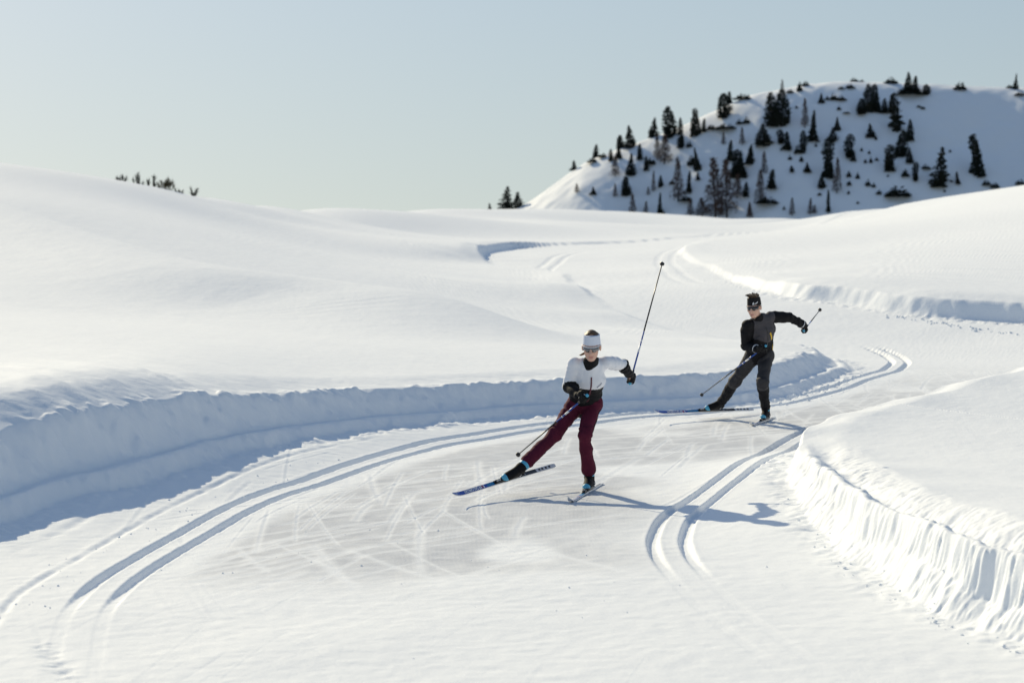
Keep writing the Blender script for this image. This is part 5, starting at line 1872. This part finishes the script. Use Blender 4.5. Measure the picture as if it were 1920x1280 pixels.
man, jak, tro, band, R_ = person(
    'person in black and charcoal jacket, black headband, skating behind on the bend', JM,
    dict(look=(-.42, -.88, -.18), head_up=(-.12, -.15, 1), head_k=1.06, hair=HAIR_BR, hair_h=.016, band=(.025, .112), band_mat=BAND_B,
         frame=FRAME_B, lens=LENS_D, torso=(.178, .165, .185), hem=.06, arm=(.070, .060, .048), fold=.011, jacket=jacket_m, collar_h=.055,
         collar_tilt=-.5, leg=(.097, .070, .066, .058), leg_end=.93, seat=.095, trousers=trousers_m))
u, f_, l_ = R_['up'], R_['fwd'], R_['lr']
surface_strip('chest_zipper', jak, [R_['rib'] + l_ * .035 + u * .075 + f_ * .1, R_['rib'] + l_ * .048 + u * .02 + f_ * .1, R_['rib'] + l_ * .056 - u * .045 + f_ * .1], .016, YELLOW, jak, f_)
surface_strip('pocket_zipper', jak, [R_['waist'] + l_ * .125 + u * .03 + f_ * .1, R_['waist'] + l_ * .118 - u * .04 + f_ * .1, R_['waist'] + l_ * .108 - u * .10 + f_ * .1], .012, YELLOW, jak, f_)
surface_strip('front_zipper', jak, [R_['N'] + f_ * .08 - u * .06, R_['rib'] + f_ * .1, R_['waist'] + f_ * .1, R_['hem'] + f_ * .1], .010, FRAME_B, jak, f_)
W = R_['W']
bf = unit(W(-.62, .78, 0) - W(0, 0, 0))
for pts in ([W(-.030, .1, .045), W(-.036, .1, .062), W(-.040, .1, .068)], [W(-.036, .1, .042), W(-.043, .1, .062), W(-.048, .1, .072)], [W(-.034, .1, .055), W(-.050, .1, .058)],
            [W(-.050, .1, .050), W(-.058, .08, .056), W(-.068, .06, .066)], [W(-.056, .08, .062), W(-.064, .07, .056), W(-.074, .05, .074)]):
    surface_strip('headband_mark', band, pts, .006, PRINT, band, bf, .003)
for s, p, q_ in (('R', JM['elR'], JM['wrR']), ('L', JM['elL'], JM['wrL'])):
    d = unit(q_ - p)
    Fc = Field([q_ - d * .02], .1, .005)
    Fc.cone(q_ - d * .03, q_ - d * .0, .0535, .053, 0)
    Fc.cut(q_ - d * .022, -d); Fc.cut(q_ - d * .012, d)
    V, q = Fc.mesh(0)
    organic('cuff_trim', V, q, [FRAME_W], jak)
ski_pole(mgR, mtR, 'ski pole held low across the body of the man in black', woman=False)
ski_pole(mgL, mtL, 'ski pole pointing away behind the outstretched hand of the man in black', woman=False)

# ------------------------------------------------------------------ loose lumps of snow thrown up by the groomer
clr = np.random.default_rng(5)
ico = bpy.data.meshes.new('tmp')
import bmesh
bm = bmesh.new(); bmesh.ops.create_icosphere(bm, subdivisions=1, radius=1.0); bm.to_mesh(ico); bm.free()
iv = np.array([v.co[:] for v in ico.vertices]); jf = np.array([p.vertices[:] for p in ico.polygons])
cx, cy, cs = [], [], []


def strew(px0, py0, px1, py1, n, spread, s0, s1, zz=0.0):
    a = np.array((*gz(px0, py0, zz), 0)); b = np.array((*gz(px1, py1, zz), 0))
    for _ in range(n):
        t = clr.uniform(0, 1)
        p = a + (b - a) * t + clr.normal(0, spread, 3)
        cx.append(p[0]); cy.append(p[1]); cs.append(clr.uniform(s0, s1) * clr.uniform(.4, 1))


for q0, q1 in (((1482, 955), (1569, 1055)), ((1569, 1055), (1662, 1115)), ((1662, 1115), (1756, 1172)), ((1756, 1172), (1920, 1235))):
    strew(*q0, *q1, 16, .07, .005, .018)
strew(1680, 607, 1920, 625, 60, .12, .02, .05, .1)
strew(0, 1165, 240, 1000, 22, .12, .005, .014)
strew(240, 1000, 640, 862, 30, .12, .005, .014)
strew(500, 1000, 1300, 1150, 40, 1.3, .004, .011)
strew(1450, 770, 1600, 715, 24, .2, .01, .03)
strew(1068, 946, 1130, 912, 26, .05, .004, .010)
strew(1405, 802, 1455, 786, 20, .06, .004, .010)
cx = np.array(cx); cy = np.array(cy); cs = np.array(cs)
cz, cd, _ = terrain(cx, cy)
VV = []; FF = []
for i in range(len(cx)):
    d = iv * (1 + .35 * clr.normal(0, 1, (len(iv), 1)).clip(-1, 1)) * cs[i] * np.array([1, 1, .7])
    VV.append(d + np.array([cx[i], cy[i], cz[i] + cs[i] * .25]))
    FF.append(jf + i * len(iv))
link('snow_clumps', new_mesh('snow_clumps', np.concatenate(VV), np.concatenate(FF), [SNOW], smooth_shade=False),
     label='loose lumps of snow scattered along the trail edges', cat='snow lumps', kind='stuff')
bpy.data.meshes.remove(ico)
